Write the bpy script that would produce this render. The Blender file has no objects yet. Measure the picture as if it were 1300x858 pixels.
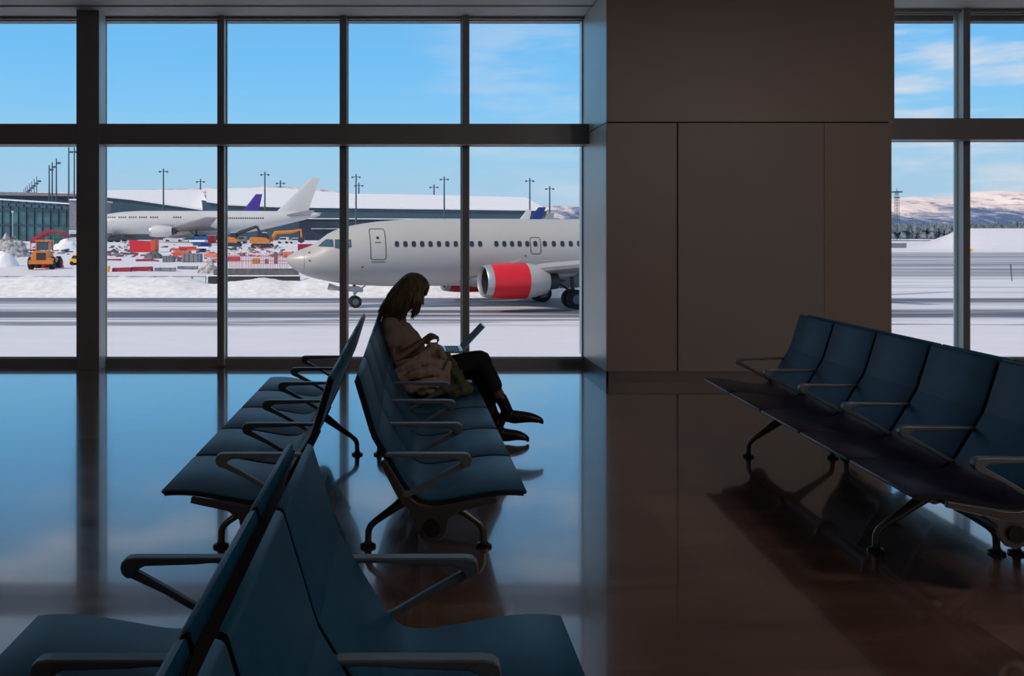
import bpy, bmesh, math, random
import numpy as np
from mathutils import Vector, Matrix, noise

random.seed(7)
D2R = math.pi / 180
SC = bpy.context.scene
COL = SC.collection

# ------------------------------------------------------------------ camera
F = 1155.0                      # focal length in pixels of the 1300 px wide frame
VX, VY = 515.0, 300.0           # vanishing point of the room's depth lines
CH = 1.53                       # eye height
cam_d = bpy.data.cameras.new('camera')
cam = bpy.data.objects.new('camera', cam_d)
COL.objects.link(cam)
cam.location = (0, 0, CH)
cam.rotation_euler = (math.pi / 2, 0, 0)
cam_d.sensor_width = 36
cam_d.lens = F / 1300 * 36
cam_d.shift_x = (650 - VX) / 1300
cam_d.shift_y = -(429 - VY) / 1300
cam_d.clip_start = 0.02
cam_d.clip_end = 20000
SC.camera = cam

# ------------------------------------------------------------------ colour management
SC.view_settings.view_transform = 'Standard'
SC.view_settings.look = 'None'
SC.view_settings.gamma = 1
SC.view_settings.use_curve_mapping = False
SC.view_settings.exposure = 0.0


def lin(c):
    return tuple(((v / 255) / 12.92 if v / 255 <= 0.04045 else ((v / 255 + 0.055) / 1.055) ** 2.4) for v in c)


# ------------------------------------------------------------------ sky
world = bpy.data.worlds.new('sky')
SC.world = world
world.use_nodes = True
wn, wl = world.node_tree.nodes, world.node_tree.links
wn.clear()
w_out = wn.new('ShaderNodeOutputWorld')
w_bg = wn.new('ShaderNodeBackground')
wl.new(w_bg.outputs[0], w_out.inputs[0])
tc = wn.new('ShaderNodeTexCoord')
sep = wn.new('ShaderNodeSeparateXYZ')
wl.new(tc.outputs['Generated'], sep.inputs[0])


def wmath(op, a, b=None, c=None):
    n = wn.new('ShaderNodeMath')
    n.operation = op
    for k, v in enumerate((a, b, c)):
        if v is None:
            continue
        if isinstance(v, (int, float)):
            n.inputs[k].default_value = v
        else:
            wl.new(v, n.inputs[k])
    return n.outputs[0]


def wrange(v, a, b):
    n = wn.new('ShaderNodeMapRange')
    n.interpolation_type = 'SMOOTHSTEP'
    wl.new(v, n.inputs[0])
    n.inputs[1].default_value = a
    n.inputs[2].default_value = b
    return n.outputs[0]


azim = wmath('ARCTAN2', sep.outputs[0], sep.outputs[1])       # 0 straight out of the window, + to the right
elev = wmath('ARCSINE', sep.outputs[2])
ramp = wn.new('ShaderNodeValToRGB')
wl.new(wmath('MULTIPLY', elev, 2 / math.pi), ramp.inputs[0])
cr = ramp.color_ramp
SKY = [(0.0, (196, 208, 226)), (2.5, (178, 210, 234)), (5.5, (160, 211, 242)), (8.0, (138, 205, 250)),
       (11, (122, 197, 250)), (14, (118, 190, 244)), (20, (112, 160, 200)), (45, (130, 155, 182)), (90, (130, 155, 185))]
while len(cr.elements) < len(SKY):
    cr.elements.new(0.5)
for e, (d, c) in zip(cr.elements, SKY):
    e.position = d / 90
    e.color = (*lin(c), 1)
comb = wn.new('ShaderNodeCombineXYZ')
wl.new(wmath('MULTIPLY', azim, 3.2), comb.inputs[0])
wl.new(wmath('MULTIPLY', elev, 16), comb.inputs[1])
comb.inputs[2].default_value = 3.7
cn = wn.new('ShaderNodeTexNoise')
cn.inputs['Scale'].default_value = 1.9
cn.inputs['Detail'].default_value = 7
cn.inputs['Roughness'].default_value = 0.55
wl.new(comb.outputs[0], cn.inputs['Vector'])
cloud = wrange(cn.outputs[0], 0.42, 0.68)
right = wrange(azim, 0.30, 0.50)          # more cloud over the hills
high = wrange(elev, 0.235, 0.30)          # and higher up
mid = wmath('MULTIPLY', wrange(azim, -0.02, 0.10), 0.30)
back = wrange(sep.outputs[1], 0.2, -0.3)
amt = wmath('MAXIMUM', wmath('MAXIMUM', wmath('MULTIPLY', right, 0.85), wmath('MULTIPLY', high, 0.75)), mid)
cfac = wmath('MULTIPLY', cloud, amt)
mixc = wn.new('ShaderNodeMix')
mixc.data_type = 'RGBA'
wl.new(cfac, mixc.inputs[0])
wl.new(ramp.outputs[0], mixc.inputs[6])
mixc.inputs[7].default_value = (*lin((236, 232, 236)), 1)
wl.new(mixc.outputs[2], w_bg.inputs[0])
w_bg.inputs[1].default_value = 1.0

sun_d = bpy.data.lights.new('sun', 'SUN')
sun_d.energy = 2.9
sun_d.color = (1.0, 0.80, 0.62)
sun_d.angle = 0.02
sun = bpy.data.objects.new('sun', sun_d)
COL.objects.link(sun)
SUN_DIR = Vector((-0.60, -0.38, 0.52))
sun.rotation_euler = (-SUN_DIR).to_track_quat('-Z', 'Y').to_euler()

# power of the unseen lamps added to brighten the room
ADDED_LAMP_POWER = 62


# ------------------------------------------------------------------ helpers
def P(px, py, d):
    return Vector(((px - VX) / F * d, d, CH + (VY - py) / F * d))


def new_bm():
    return bmesh.new()


def tag(o, label=None, cat=None, group=None, kind=None):
    if label:
        o['label'] = label
    if cat:
        o['category'] = cat
    if group:
        o['group'] = group
    if kind:
        o['kind'] = kind
    return o


def thing(name, label, cat, loc=(0, 0, 0), rotz=0, group=None):
    o = bpy.data.objects.new(name, None)
    COL.objects.link(o)
    o.location = loc
    o.rotation_euler = (0, 0, rotz)
    o.empty_display_size = 0.2
    return tag(o, label, cat, group)


def obj(name, bm, mats, parent=None, smooth=False, world=False, origin=None, bevel=0, angle=35):
    me = bpy.data.meshes.new(name)
    if world and parent is not None:
        root = parent
        off = Vector((0, 0, 0))
        while root is not None:
            off += root.location
            root = root.parent
        bmesh.ops.translate(bm, verts=bm.verts, vec=-off)
    if origin is not None:
        bmesh.ops.translate(bm, verts=bm.verts, vec=-Vector(origin))
    bmesh.ops.recalc_face_normals(bm, faces=bm.faces)
    bm.to_mesh(me)
    bm.free()
    if not isinstance(mats, (list, tuple)):
        mats = [mats]
    for m in mats:
        me.materials.append(m)
    if smooth:
        me.polygons.foreach_set('use_smooth', [True] * len(me.polygons))
        if smooth == 'auto':
            try:
                me.set_sharp_from_angle(angle=angle * D2R)
            except Exception:
                pass
    o = bpy.data.objects.new(name, me)
    COL.objects.link(o)
    if parent is not None:
        o.parent = parent
    if origin is not None:
        o.location = origin
    if bevel:
        b = o.modifiers.new('edge', 'BEVEL')
        b.width = bevel
        b.segments = 2
        b.limit_method = 'ANGLE'
        b.angle_limit = 40 * D2R
    return o


def box(bm, x0, x1, y0, y1, z0, z1, mi=0):
    v = [bm.verts.new((x, y, z)) for x in (x0, x1) for y in (y0, y1) for z in (z0, z1)]
    fs = [(0, 1, 3, 2), (4, 6, 7, 5), (0, 4, 5, 1), (2, 3, 7, 6), (0, 2, 6, 4), (1, 5, 7, 3)]
    for f in fs:
        bm.faces.new([v[i] for i in f]).material_index = mi
    return v


def rbox(bm, c, size, rz=0, ry=0, mi=0):
    v = box(bm, -size[0] / 2, size[0] / 2, -size[1] / 2, size[1] / 2, -size[2] / 2, size[2] / 2, mi)
    M = Matrix.Translation(c) @ Matrix.Rotation(rz, 4, 'Z') @ Matrix.Rotation(ry, 4, 'Y')
    for w in v:
        w.co = M @ w.co


def tube(bm, pts, radii, seg=10, side=(0, 1, 0), cap=True, mi=0):
    """swept tube; radii may be numbers or (side radius, normal radius)"""
    pts = [Vector(p) for p in pts]
    if isinstance(radii, (int, float)) or (isinstance(radii, tuple) and len(radii) == 2 and len(pts) != 2):
        radii = [radii] * len(pts)
    rings = []
    for i, p in enumerate(pts):
        if i == 0:
            t = pts[1] - pts[0]
        elif i == len(pts) - 1:
            t = pts[-1] - pts[-2]
        else:
            t = (pts[i + 1] - p).normalized() + (p - pts[i - 1]).normalized()
        if t.length < 1e-9:
            t = Vector((0, 0, 1))
        t.normalize()
        s = Vector(side)
        s = s - t * s.dot(t)
        if s.length < 1e-3:
            s = Vector((1, 0, 0)) - t * t.x
            if s.length < 1e-3:
                s = Vector((0, 0, 1)) - t * t.z
        s.normalize()
        n = t.cross(s)
        r = radii[i]
        ru, rv = (r, r) if isinstance(r, (int, float)) else r
        rings.append([bm.verts.new(p + s * (ru * math.cos(a)) + n * (rv * math.sin(a)))
                      for a in [2 * math.pi * k / seg for k in range(seg)]])
    for a, b in zip(rings[:-1], rings[1:]):
        for k in range(seg):
            bm.faces.new((a[k], a[(k + 1) % seg], b[(k + 1) % seg], b[k])).material_index = mi
    if cap:
        bm.faces.new(rings[0][::-1]).material_index = mi
        bm.faces.new(rings[-1]).material_index = mi
    return rings


def limb(bm, pts, radii, seg=14, side=(0, 1, 0)):
    """closed tube with rounded ends"""
    pts = [Vector(p) for p in pts]
    rr = [(r, r) if isinstance(r, (int, float)) else r for r in radii]
    t0 = (pts[0] - pts[1]).normalized()
    t1 = (pts[-1] - pts[-2]).normalized()
    P0, R0, P1, R1 = [], [], [], []
    for a in (75, 50, 25):
        m0, m1 = min(rr[0]), min(rr[-1])
        P0.append(pts[0] + t0 * m0 * math.sin(a * D2R))
        R0.append((rr[0][0] * math.cos(a * D2R), rr[0][1] * math.cos(a * D2R)))
        P1.insert(0, pts[-1] + t1 * m1 * math.sin(a * D2R))
        R1.insert(0, (rr[-1][0] * math.cos(a * D2R), rr[-1][1] * math.cos(a * D2R)))
    # subdivide with a smooth curve
    mp, mr = [pts[0]], [rr[0]]
    for i in range(len(pts) - 1):
        a = pts[max(i - 1, 0)]
        b, c = pts[i], pts[i + 1]
        d = pts[min(i + 2, len(pts) - 1)]
        for k in range(1, 5):
            t = k / 4
            q = 0.5 * ((2 * b) + (c - a) * t + (2 * a - 5 * b + 4 * c - d) * t * t + (3 * b - a - 3 * c + d) * t ** 3)
            mp.append(q)
            mr.append((rr[i][0] * (1 - t) + rr[i + 1][0] * t, rr[i][1] * (1 - t) + rr[i + 1][1] * t))
    tube(bm, P0 + mp + P1, R0 + mr + R1, seg, side)


def ball(bm, c, r, rot=None, seg=16, mi=0):
    if isinstance(r, (int, float)):
        r = (r, r, r)
    M = Matrix.Translation(c) @ (rot.to_4x4() if rot is not None else Matrix.Identity(4)) @ Matrix.Diagonal((*r, 1))
    res = bmesh.ops.create_uvsphere(bm, u_segments=seg, v_segments=max(6, seg * 2 // 3), radius=1, matrix=M)
    for v in res['verts']:
        for f in v.link_faces:
            f.material_index = mi


def cyl(bm, a, b, r0, r1=None, seg=14, mi=0):
    tube(bm, [a, b], [r0, r0 if r1 is None else r1], seg, mi=mi)


def prism(bm, poly, y0, y1, mi=0):
    """polygon in the x,z plane extruded along y"""
    a = [bm.verts.new((x, y0, z)) for x, z in poly]
    b = [bm.verts.new((x, y1, z)) for x, z in poly]
    n = len(poly)
    bm.faces.new(a).material_index = mi
    bm.faces.new(b[::-1]).material_index = mi
    for k in range(n):
        bm.faces.new((a[k], b[k], b[(k + 1) % n], a[(k + 1) % n])).material_index = mi


def lathe_x(bm, prof, c, seg=32, mi=0, flat=0.0):
    """profile of (x, r) turned about the x axis through c"""
    rings = []
    for x, r in prof:
        rings.append([bm.verts.new((c[0] + x, c[1] + r * math.cos(a),
                                    c[2] + r * math.sin(a) * (1 - flat if math.sin(a) < 0 else 1)))
                      for a in [2 * math.pi * k / seg for k in range(seg)]])
    for a, b in zip(rings[:-1], rings[1:]):
        for k in range(seg):
            bm.faces.new((a[k], a[(k + 1) % seg], b[(k + 1) % seg], b[k])).material_index = mi
    return rings


def copy_tree(o, parent=None):
    c = o.copy()
    COL.objects.link(c)
    if parent is not None:
        c.parent = parent
    for ch in list(o.children):
        copy_tree(ch, c)
    return c


# ------------------------------------------------------------------ materials
def mat(name, rgb, rough=0.5, metal=0.0, var=0.0, vscale=8.0, bump=0.0, bscale=60.0, spec=0.5, coat=0.0, rgb2=None, stretch=None):
    m = bpy.data.materials.new(name)
    m.use_nodes = True
    nt = m.node_tree
    b = nt.nodes['Principled BSDF']
    b.inputs['Roughness'].default_value = rough
    b.inputs['Metallic'].default_value = metal
    b.inputs['Specular IOR Level'].default_value = spec
    b.inputs['Coat Weight'].default_value = coat
    base = lin(rgb)
    b.inputs['Base Color'].default_value = (*base, 1)
    geo = nt.nodes.new('ShaderNodeTexCoord')
    src = geo.outputs['Object']
    if stretch:
        mp = nt.nodes.new('ShaderNodeMapping')
        mp.inputs['Scale'].default_value = stretch
        nt.links.new(src, mp.inputs[0])
        src = mp.outputs[0]
    if var > 0 or rgb2:
        n = nt.nodes.new('ShaderNodeTexNoise')
        n.inputs['Scale'].default_value = vscale
        n.inputs['Detail'].default_value = 4
        nt.links.new(src, n.inputs['Vector'])
        r = nt.nodes.new('ShaderNodeValToRGB')
        nt.links.new(n.outputs[0], r.inputs[0])
        r.color_ramp.elements[0].position = 0.35
        r.color_ramp.elements[1].position = 0.65
        if rgb2:
            r.color_ramp.elements[0].color = (*base, 1)
            r.color_ramp.elements[1].color = (*lin(rgb2), 1)
        else:
            r.color_ramp.elements[0].color = (*[v * (1 - var) for v in base], 1)
            r.color_ramp.elements[1].color = (*[min(1, v * (1 + var)) for v in base], 1)
        nt.links.new(r.outputs[0], b.inputs['Base Color'])
    if bump > 0:
        n = nt.nodes.new('ShaderNodeTexNoise')
        n.inputs['Scale'].default_value = bscale
        n.inputs['Detail'].default_value = 3
        nt.links.new(src, n.inputs['Vector'])
        bp = nt.nodes.new('ShaderNodeBump')
        bp.inputs['Strength'].default_value = bump
        bp.inputs['Distance'].default_value = 0.01
        nt.links.new(n.outputs[0], bp.inputs['Height'])
        nt.links.new(bp.outputs[0], b.inputs['Normal'])
    return m


M = {}
M['side'] = mat('sides_painted_daylight', (216, 236, 236), 0.32, var=0.02, vscale=1.5, spec=0.8)  # window light on the side faces, put into a paler base colour
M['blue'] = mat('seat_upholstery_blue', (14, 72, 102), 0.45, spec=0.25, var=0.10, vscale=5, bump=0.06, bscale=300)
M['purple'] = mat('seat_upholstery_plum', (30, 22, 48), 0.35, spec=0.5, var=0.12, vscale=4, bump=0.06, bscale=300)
M['pan'] = mat('seat_shell_black', (16, 17, 20), 0.5, var=0.05)
M['alu'] = mat('cast_aluminium', (112, 110, 108), 0.36, 0.8, var=0.05, vscale=20)
M['arm'] = mat('armrest_grey_metal', (116, 122, 126), 0.42, 0.35, var=0.04, vscale=20)
M['foot'] = mat('foot_black', (14, 14, 15), 0.35)
M['beam'] = mat('beam_black', (18, 18, 20), 0.5)
M['frame'] = mat('window_frame_grey', (138, 132, 132), 0.45, var=0.04, vscale=3)
M['panel'] = mat('wall_panel_taupe', (150, 134, 126), 0.42, var=0.025, vscale=1.2, spec=0.4)
M['panel2'] = mat('wall_panel_taupe_grey', (146, 134, 128), 0.45, var=0.02, vscale=1.0, spec=0.4)
M['base'] = mat('baseboard_grey', (118, 106, 102), 0.35, var=0.03)
M['ceil'] = mat('ceiling_white', (226, 230, 228), 0.7, var=0.02, vscale=2)
M['wall'] = mat('wall_plain', (120, 116, 112), 0.8, var=0.04)
M['groove'] = mat('panel_joint_dark', (30, 26, 25), 0.8)
M['gasket'] = mat('window_gasket', (30, 30, 30), 0.6)
M['trim'] = mat('window_bead_light', (196, 205, 206), 0.4)

# glass: mostly clear, a soft mirror at grazing angles
gm = bpy.data.materials.new('window_glass')
gm.use_nodes = True
nt = gm.node_tree
nt.nodes.clear()
o_ = nt.nodes.new('ShaderNodeOutputMaterial')
tr = nt.nodes.new('ShaderNodeBsdfTransparent')
tr.inputs[0].default_value = (0.95, 0.975, 0.985, 1)
gl = nt.nodes.new('ShaderNodeBsdfGlossy')
gl.inputs['Roughness'].default_value = 0.0
fr = nt.nodes.new('ShaderNodeFresnel')
fr.inputs[0].default_value = 1.25
mx = nt.nodes.new('ShaderNodeMixShader')
nt.links.new(fr.outputs[0], mx.inputs[0])
nt.links.new(tr.outputs[0], mx.inputs[1])
nt.links.new(gl.outputs[0], mx.inputs[2])
nt.links.new(mx.outputs[0], o_.inputs[0])
M['glass'] = gm

# polished stone floor
fm = bpy.data.materials.new('polished_stone_floor')
fm.use_nodes = True
nt = fm.node_tree
pb = nt.nodes['Principled BSDF']
tcn = nt.nodes.new('ShaderNodeTexCoord')
mp = nt.nodes.new('ShaderNodeMapping')
mp.inputs['Rotation'].default_value = (0, 0, math.pi / 2)
nt.links.new(tcn.outputs['Object'], mp.inputs[0])
br = nt.nodes.new('ShaderNodeTexBrick')
br.offset = 0.5
br.inputs['Color1'].default_value = (*lin((112, 82, 72)), 1)
br.inputs['Color2'].default_value = (*lin((140, 108, 94)), 1)
br.inputs['Mortar'].default_value = (*lin((92, 72, 64)), 1)
br.inputs['Scale'].default_value = 1.0
br.inputs['Mortar Size'].default_value = 0.0018
br.inputs['Mortar Smooth'].default_value = 0.1
br.inputs['Bias'].default_value = 0.0
br.inputs['Brick Width'].default_value = 0.9
br.inputs['Row Height'].default_value = 0.45
nt.links.new(mp.outputs[0], br.inputs['Vector'])
mp2 = nt.nodes.new('ShaderNodeMapping')
mp2.inputs['Scale'].default_value = (0.7, 2.6, 1)
nt.links.new(tcn.outputs['Object'], mp2.inputs[0])
nz = nt.nodes.new('ShaderNodeTexNoise')
nz.inputs['Scale'].default_value = 1.6
nz.inputs['Detail'].default_value = 9
nz.inputs['Roughness'].default_value = 0.62
nz.inputs['Distortion'].default_value = 0.6
nt.links.new(mp2.outputs[0], nz.inputs['Vector'])
rp = nt.nodes.new('ShaderNodeValToRGB')
rp.color_ramp.elements[0].position = 0.3
rp.color_ramp.elements[0].color = (0.45, 0.42, 0.42, 1)
rp.color_ramp.elements[1].position = 0.72
rp.color_ramp.elements[1].color = (1.15, 1.12, 1.1, 1)
nt.links.new(nz.outputs[0], rp.inputs[0])
ml = nt.nodes.new('ShaderNodeMix')
ml.data_type = 'RGBA'
ml.blend_type = 'MULTIPLY'
ml.inputs[0].default_value = 1
nt.links.new(br.outputs[0], ml.inputs[6])
nt.links.new(rp.outputs[0], ml.inputs[7])
nt.links.new(ml.outputs[2], pb.inputs['Base Color'])
rr_ = nt.nodes.new('ShaderNodeMapRange')
nt.links.new(nz.outputs[0], rr_.inputs[0])
rr_.inputs[3].default_value = 0.08
rr_.inputs[4].default_value = 0.24
nt.links.new(rr_.outputs[0], pb.inputs['Roughness'])
pb.inputs['IOR'].default_value = 2.0
pb.inputs['Coat Weight'].default_value = 0.95
pb.inputs['Coat IOR'].default_value = 1.6
pb.inputs['Coat Roughness'].default_value = 0.05
nb = nt.nodes.new('ShaderNodeTexNoise')
nb.inputs['Scale'].default_value = 2.2
nb.inputs['Detail'].default_value = 2
nt.links.new(tcn.outputs['Object'], nb.inputs['Vector'])
bp = nt.nodes.new('ShaderNodeBump')
bp.inputs['Strength'].default_value = 0.10
bp.inputs['Distance'].default_value = 0.008
nt.links.new(nb.outputs[0], bp.inputs['Height'])
nt.links.new(bp.outputs[0], pb.inputs['Normal'])
M['floor'] = fm


# ------------------------------------------------------------------ the room
YG = 10.80            # glass plane
YT = 10.42            # inner face of the transom and column
XB0, XB1, YB = 2.10, 5.075, 9.50   # pier between the windows
XL, XR, YBK = -12.0, 13.0, -8.0


def struct(name, bm, m, parent=None, **k):
    o = obj(name, bm, m, parent, **k)
    if parent is None:
        o['kind'] = 'structure'
    return o


bm = new_bm()
box(bm, XL, XR, YBK, 11.0, -0.25, 0.0)
struct('floor', bm, M['floor'])

bm = new_bm()
box(bm, XL, 3.6, YBK, 10.24, 4.13, 4.4)
box(bm, XL, 3.6, 10.255, 11.0, 4.115, 4.4)
box(bm, 3.6, XR, YBK, 11.0, 4.205, 4.4)
struct('ceiling', bm, M['ceil'])

bm = new_bm()
box(bm, XL - 0.2, XL, YBK, 11.0, -0.25, 4.4)
struct('wall_left', bm, M['wall'])
bm = new_bm()
box(bm, XR, XR + 0.2, YBK, 11.0, -0.25, 4.4)
struct('wall_right', bm, M['wall'])
bm = new_bm()
box(bm, XL - 0.2, XR + 0.2, YBK - 0.2, YBK, -0.25, 4.4)
struct('wall_back', bm, M['wall'])
# the slab edge and roof edge outside the glass
bm = new_bm()
box(bm, XL - 0.2, XR + 0.2, 10.86, 11.0, 4.1, 4.9)
box(bm, XL - 0.2, XR + 0.2, 10.86, 11.0, -2.67, 0.0)
struct('wall_front', bm, M['wall'])

# pier
bm = new_bm()
box(bm, XB0 + 0.02, XB1 - 0.02, YB + 0.02, 11.0, 0, 4.2)
pier = struct('wall_pier', bm, M['groove'])
g = 0.006
zs = 2.72
for nm, x0, x1, z0, z1, m, yo in (
        ('upper_panel', XB0, XB1 + 0.03, zs + g, 4.19, 'panel', 0.0),
        ('lower_panel', XB0 + 0.004, 2.838 - g, 0.118, zs - g, 'panel', 0.0),
        ('lower_panel', 2.838 + g, 4.37 - g / 3, 0.118, zs - g, 'panel2', -0.004),
        ('lower_panel', 4.37 + g / 3, XB1, 0.118, zs - g, 'panel', 0.0)):
    bm = new_bm()
    box(bm, x0, x1, YB + yo, YB + 0.03, z0, z1)
    obj(nm, bm, M[m], pier, bevel=0.003)
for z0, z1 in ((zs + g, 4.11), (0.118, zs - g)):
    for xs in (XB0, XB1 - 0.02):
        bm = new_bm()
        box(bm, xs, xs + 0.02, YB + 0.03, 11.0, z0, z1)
        obj('side_panel', bm, M['side'], pier)  # pale colour stands in for daylight on the pier's sides
bm = new_bm()
box(bm, XB0 - 0.0, XB1, YB + 0.012, YB + 0.04, 0.0, 0.115)
box(bm, XB0 - 0.006, XB0 + 0.02, YB + 0.012, 10.8, 0.0, 0.115)
box(bm, XB1 - 0.02, XB1 + 0.006, YB + 0.012, 10.8, 0.0, 0.115)
struct('baseboard_pier', bm, M['base'])

# window walls: each pane is a window of its own
MULL_L = [-3.602 - 1.434 * k for k in range(5, 0, -1)] + [-3.602, -2.168, -0.73, 0.703]
MULL_R = [5.14, 6.577, 8.01, 9.44, 10.87, 12.3]
ZT_L, ZT_R = (2.585, 2.82), (2.64, 2.883)
TOP_L, TOP_R = 4.087, 4.17
wcount = 0


def pane(x0, x1, z0, z1):
    global wcount
    wcount += 1
    bm = new_bm()
    t = 0.012
    for a, b, c, d in ((x0, x0 + t, z0, z1), (x1 - t, x1, z0, z1), (x0 + t, x1 - t, z0, z0 + t), (x0 + t, x1 - t, z1 - t, z1)):
        box(bm, a, b, YG - 0.03, YG + 0.02, c, d)
    w = struct('window_%d' % wcount, bm, M['trim'])
    bm = new_bm()
    box(bm, x0 + t, x1 - t, YG, YG + 0.010, z0 + t, z1 - t)
    obj('pane', bm, M['glass'], w)


def winwall(xa, xb, mulls, zt, top, nm):
    hw = 0.041
    edges = [xa] + [m for m in mulls if xa + 0.2 < m < xb - 0.2] + [xb]
    for a, b in zip(edges[:-1], edges[1:]):
        a2 = a + (hw if a != xa else 0)
        b2 = b - (hw if b != xb else 0)
        pane(a2, b2, 0.09, zt[0] + 0.02)
        pane(a2, b2, zt[1] - 0.02, top)
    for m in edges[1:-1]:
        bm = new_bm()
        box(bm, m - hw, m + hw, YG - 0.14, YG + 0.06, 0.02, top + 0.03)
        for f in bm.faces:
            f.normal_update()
            f.material_index = 1 if abs(f.normal.x) > .9 else 0  # mullion sides coloured paler to imitate light from the glass
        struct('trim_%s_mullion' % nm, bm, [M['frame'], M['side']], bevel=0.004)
    bm = new_bm()
    box(bm, xa, xb, YT, YG - 0.145, zt[0], zt[1])
    box(bm, xa, xb, YG - 0.145, YG + 0.06, zt[0] + 0.02, zt[1] - 0.02)
    struct('trim_%s_transom' % nm, bm, M['frame'])
    bm = new_bm()
    box(bm, xa, xb, 10.72, YG + 0.06, 0.0, 0.09)
    struct('trim_%s_sill' % nm, bm, M['frame'])
    bm = new_bm()
    box(bm, xa, xb, 10.70, YG + 0.06, top, top + 0.04)
    struct('trim_%s_head' % nm, bm, M['frame'])


winwall(XL, XB0, MULL_L, ZT_L, TOP_L, 'left')
winwall(XB1, XR, MULL_R, ZT_R, TOP_R, 'right')
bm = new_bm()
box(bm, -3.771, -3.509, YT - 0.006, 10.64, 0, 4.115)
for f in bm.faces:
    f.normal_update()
    f.material_index = 1 if abs(f.normal.x) > .9 else 0  # daylight on the column's sides painted as a paler colour
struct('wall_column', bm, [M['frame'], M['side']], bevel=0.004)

# unseen fill lamps in ceiling frames, added to lift the hall's brightness
for i, (x, y, pw) in enumerate([(-8.6, -3, .8), (4.2, 1.0, .7), (6.8, 2.5, .7), (6.5, -4, .8)]):
    t = thing('added_fill_light', 'added unseen fill light in a square frame over the ' + ['left rear of the hall', 'floor in front of the pier', 'bench with plum seats', 'right rear of the hall'][i], 'added light', (x, y, 4.1), group='added unseen lights of the hall')
    bm = new_bm()
    for a, b, c, d in ((-.32, -.29, -.32, .32), (.29, .32, -.32, .32), (-.29, .29, -.32, -.29), (-.29, .29, .29, .32)):
        box(bm, a, b, c, d, 0.0, 0.03 if x < 3.6 else 0.105)
    obj('frame', bm, M['alu'], t)
    ld = bpy.data.lights.new('lamp', 'AREA')
    ld.shape = 'SQUARE'
    ld.size = 0.56
    ld.energy = ADDED_LAMP_POWER * pw
    ld.color = (1.0, 0.90, 0.82)
    lo = bpy.data.objects.new('lamp', ld)
    COL.objects.link(lo)
    lo.parent = t
    lo.location = (0, 0, 0.01)

# unseen lamps with made-up housings, added to brighten the pier
for i, (x, y) in enumerate([(4.4, -1.0), (6.6, -1.5)]):
    t = thing('added_pier_light', 'added unseen light aimed at the taupe wall pier, the %s one' % ['inner', 'outer'][i], 'spotlight', (x, y, 4.03 if x < 3.6 else 4.1), group='added unseen lights for the pier')
    aim = (Vector((3.6, 9.5, 2.9)) - t.location).normalized()
    bm = new_bm()
    cyl(bm, (0, 0, 0.105), (0, 0, 0), .02)
    tube(bm, [-aim * .16, -aim * .02], [.10, .15], 20)
    obj('housing', bm, M['alu'], t, smooth='auto')
    ld = bpy.data.lights.new('lamp', 'AREA')
    ld.shape = 'DISK'
    ld.size = 0.28
    ld.energy = 4.2
    ld.spread = 62 * D2R
    ld.color = (1.0, 0.92, 0.86)
    lo = bpy.data.objects.new('lamp', ld)
    COL.objects.link(lo)
    lo.parent = t
    lo.rotation_euler = aim.to_track_quat('-Z', 'Y').to_euler()

# ------------------------------------------------------------------ beam benches
PITCH = 0.63
PROF = [(0.705, 0.447), (0.66, 0.452), (0.57, 0.450), (0.46, 0.433), (0.35, 0.414), (0.30, 0.411), (0.262, 0.417), (0.232, 0.435),
        (0.205, 0.465), (0.165, 0.53), (0.125, 0.597), (0.092, 0.652), (0.070, 0.690), (0.046, 0.77), (0.022, 0.85), (0.0, 0.922)]


def dense(pts, n=4):
    out = []
    for i in range(len(pts) - 1):
        a = pts[max(i - 1, 0)]
        b, c = pts[i], pts[i + 1]
        d = pts[min(i + 2, len(pts) - 1)]
        for k in range(n):
            t = k / n
            out.append(tuple(0.5 * ((2 * b[j]) + (c[j] - a[j]) * t + (2 * a[j] - 5 * b[j] + 4 * c[j] - d[j]) * t * t
                                    + (3 * b[j] - a[j] - 3 * c[j] + d[j]) * t ** 3) for j in (0, 1)))
    out.append(pts[-1])
    return out


def offset(pts, d):
    out = []
    for i, p in enumerate(pts):
        a = pts[max(i - 1, 0)]
        b = pts[min(i + 1, len(pts) - 1)]
        tx, tz = b[0] - a[0], b[1] - a[1]
        l = math.hypot(tx, tz)
        out.append((p[0] - tz / l * -d * -1 * -1 if False else p[0] + tz / l * d * -1 * -1, p[1] - tx / l * d))
    return out


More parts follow.
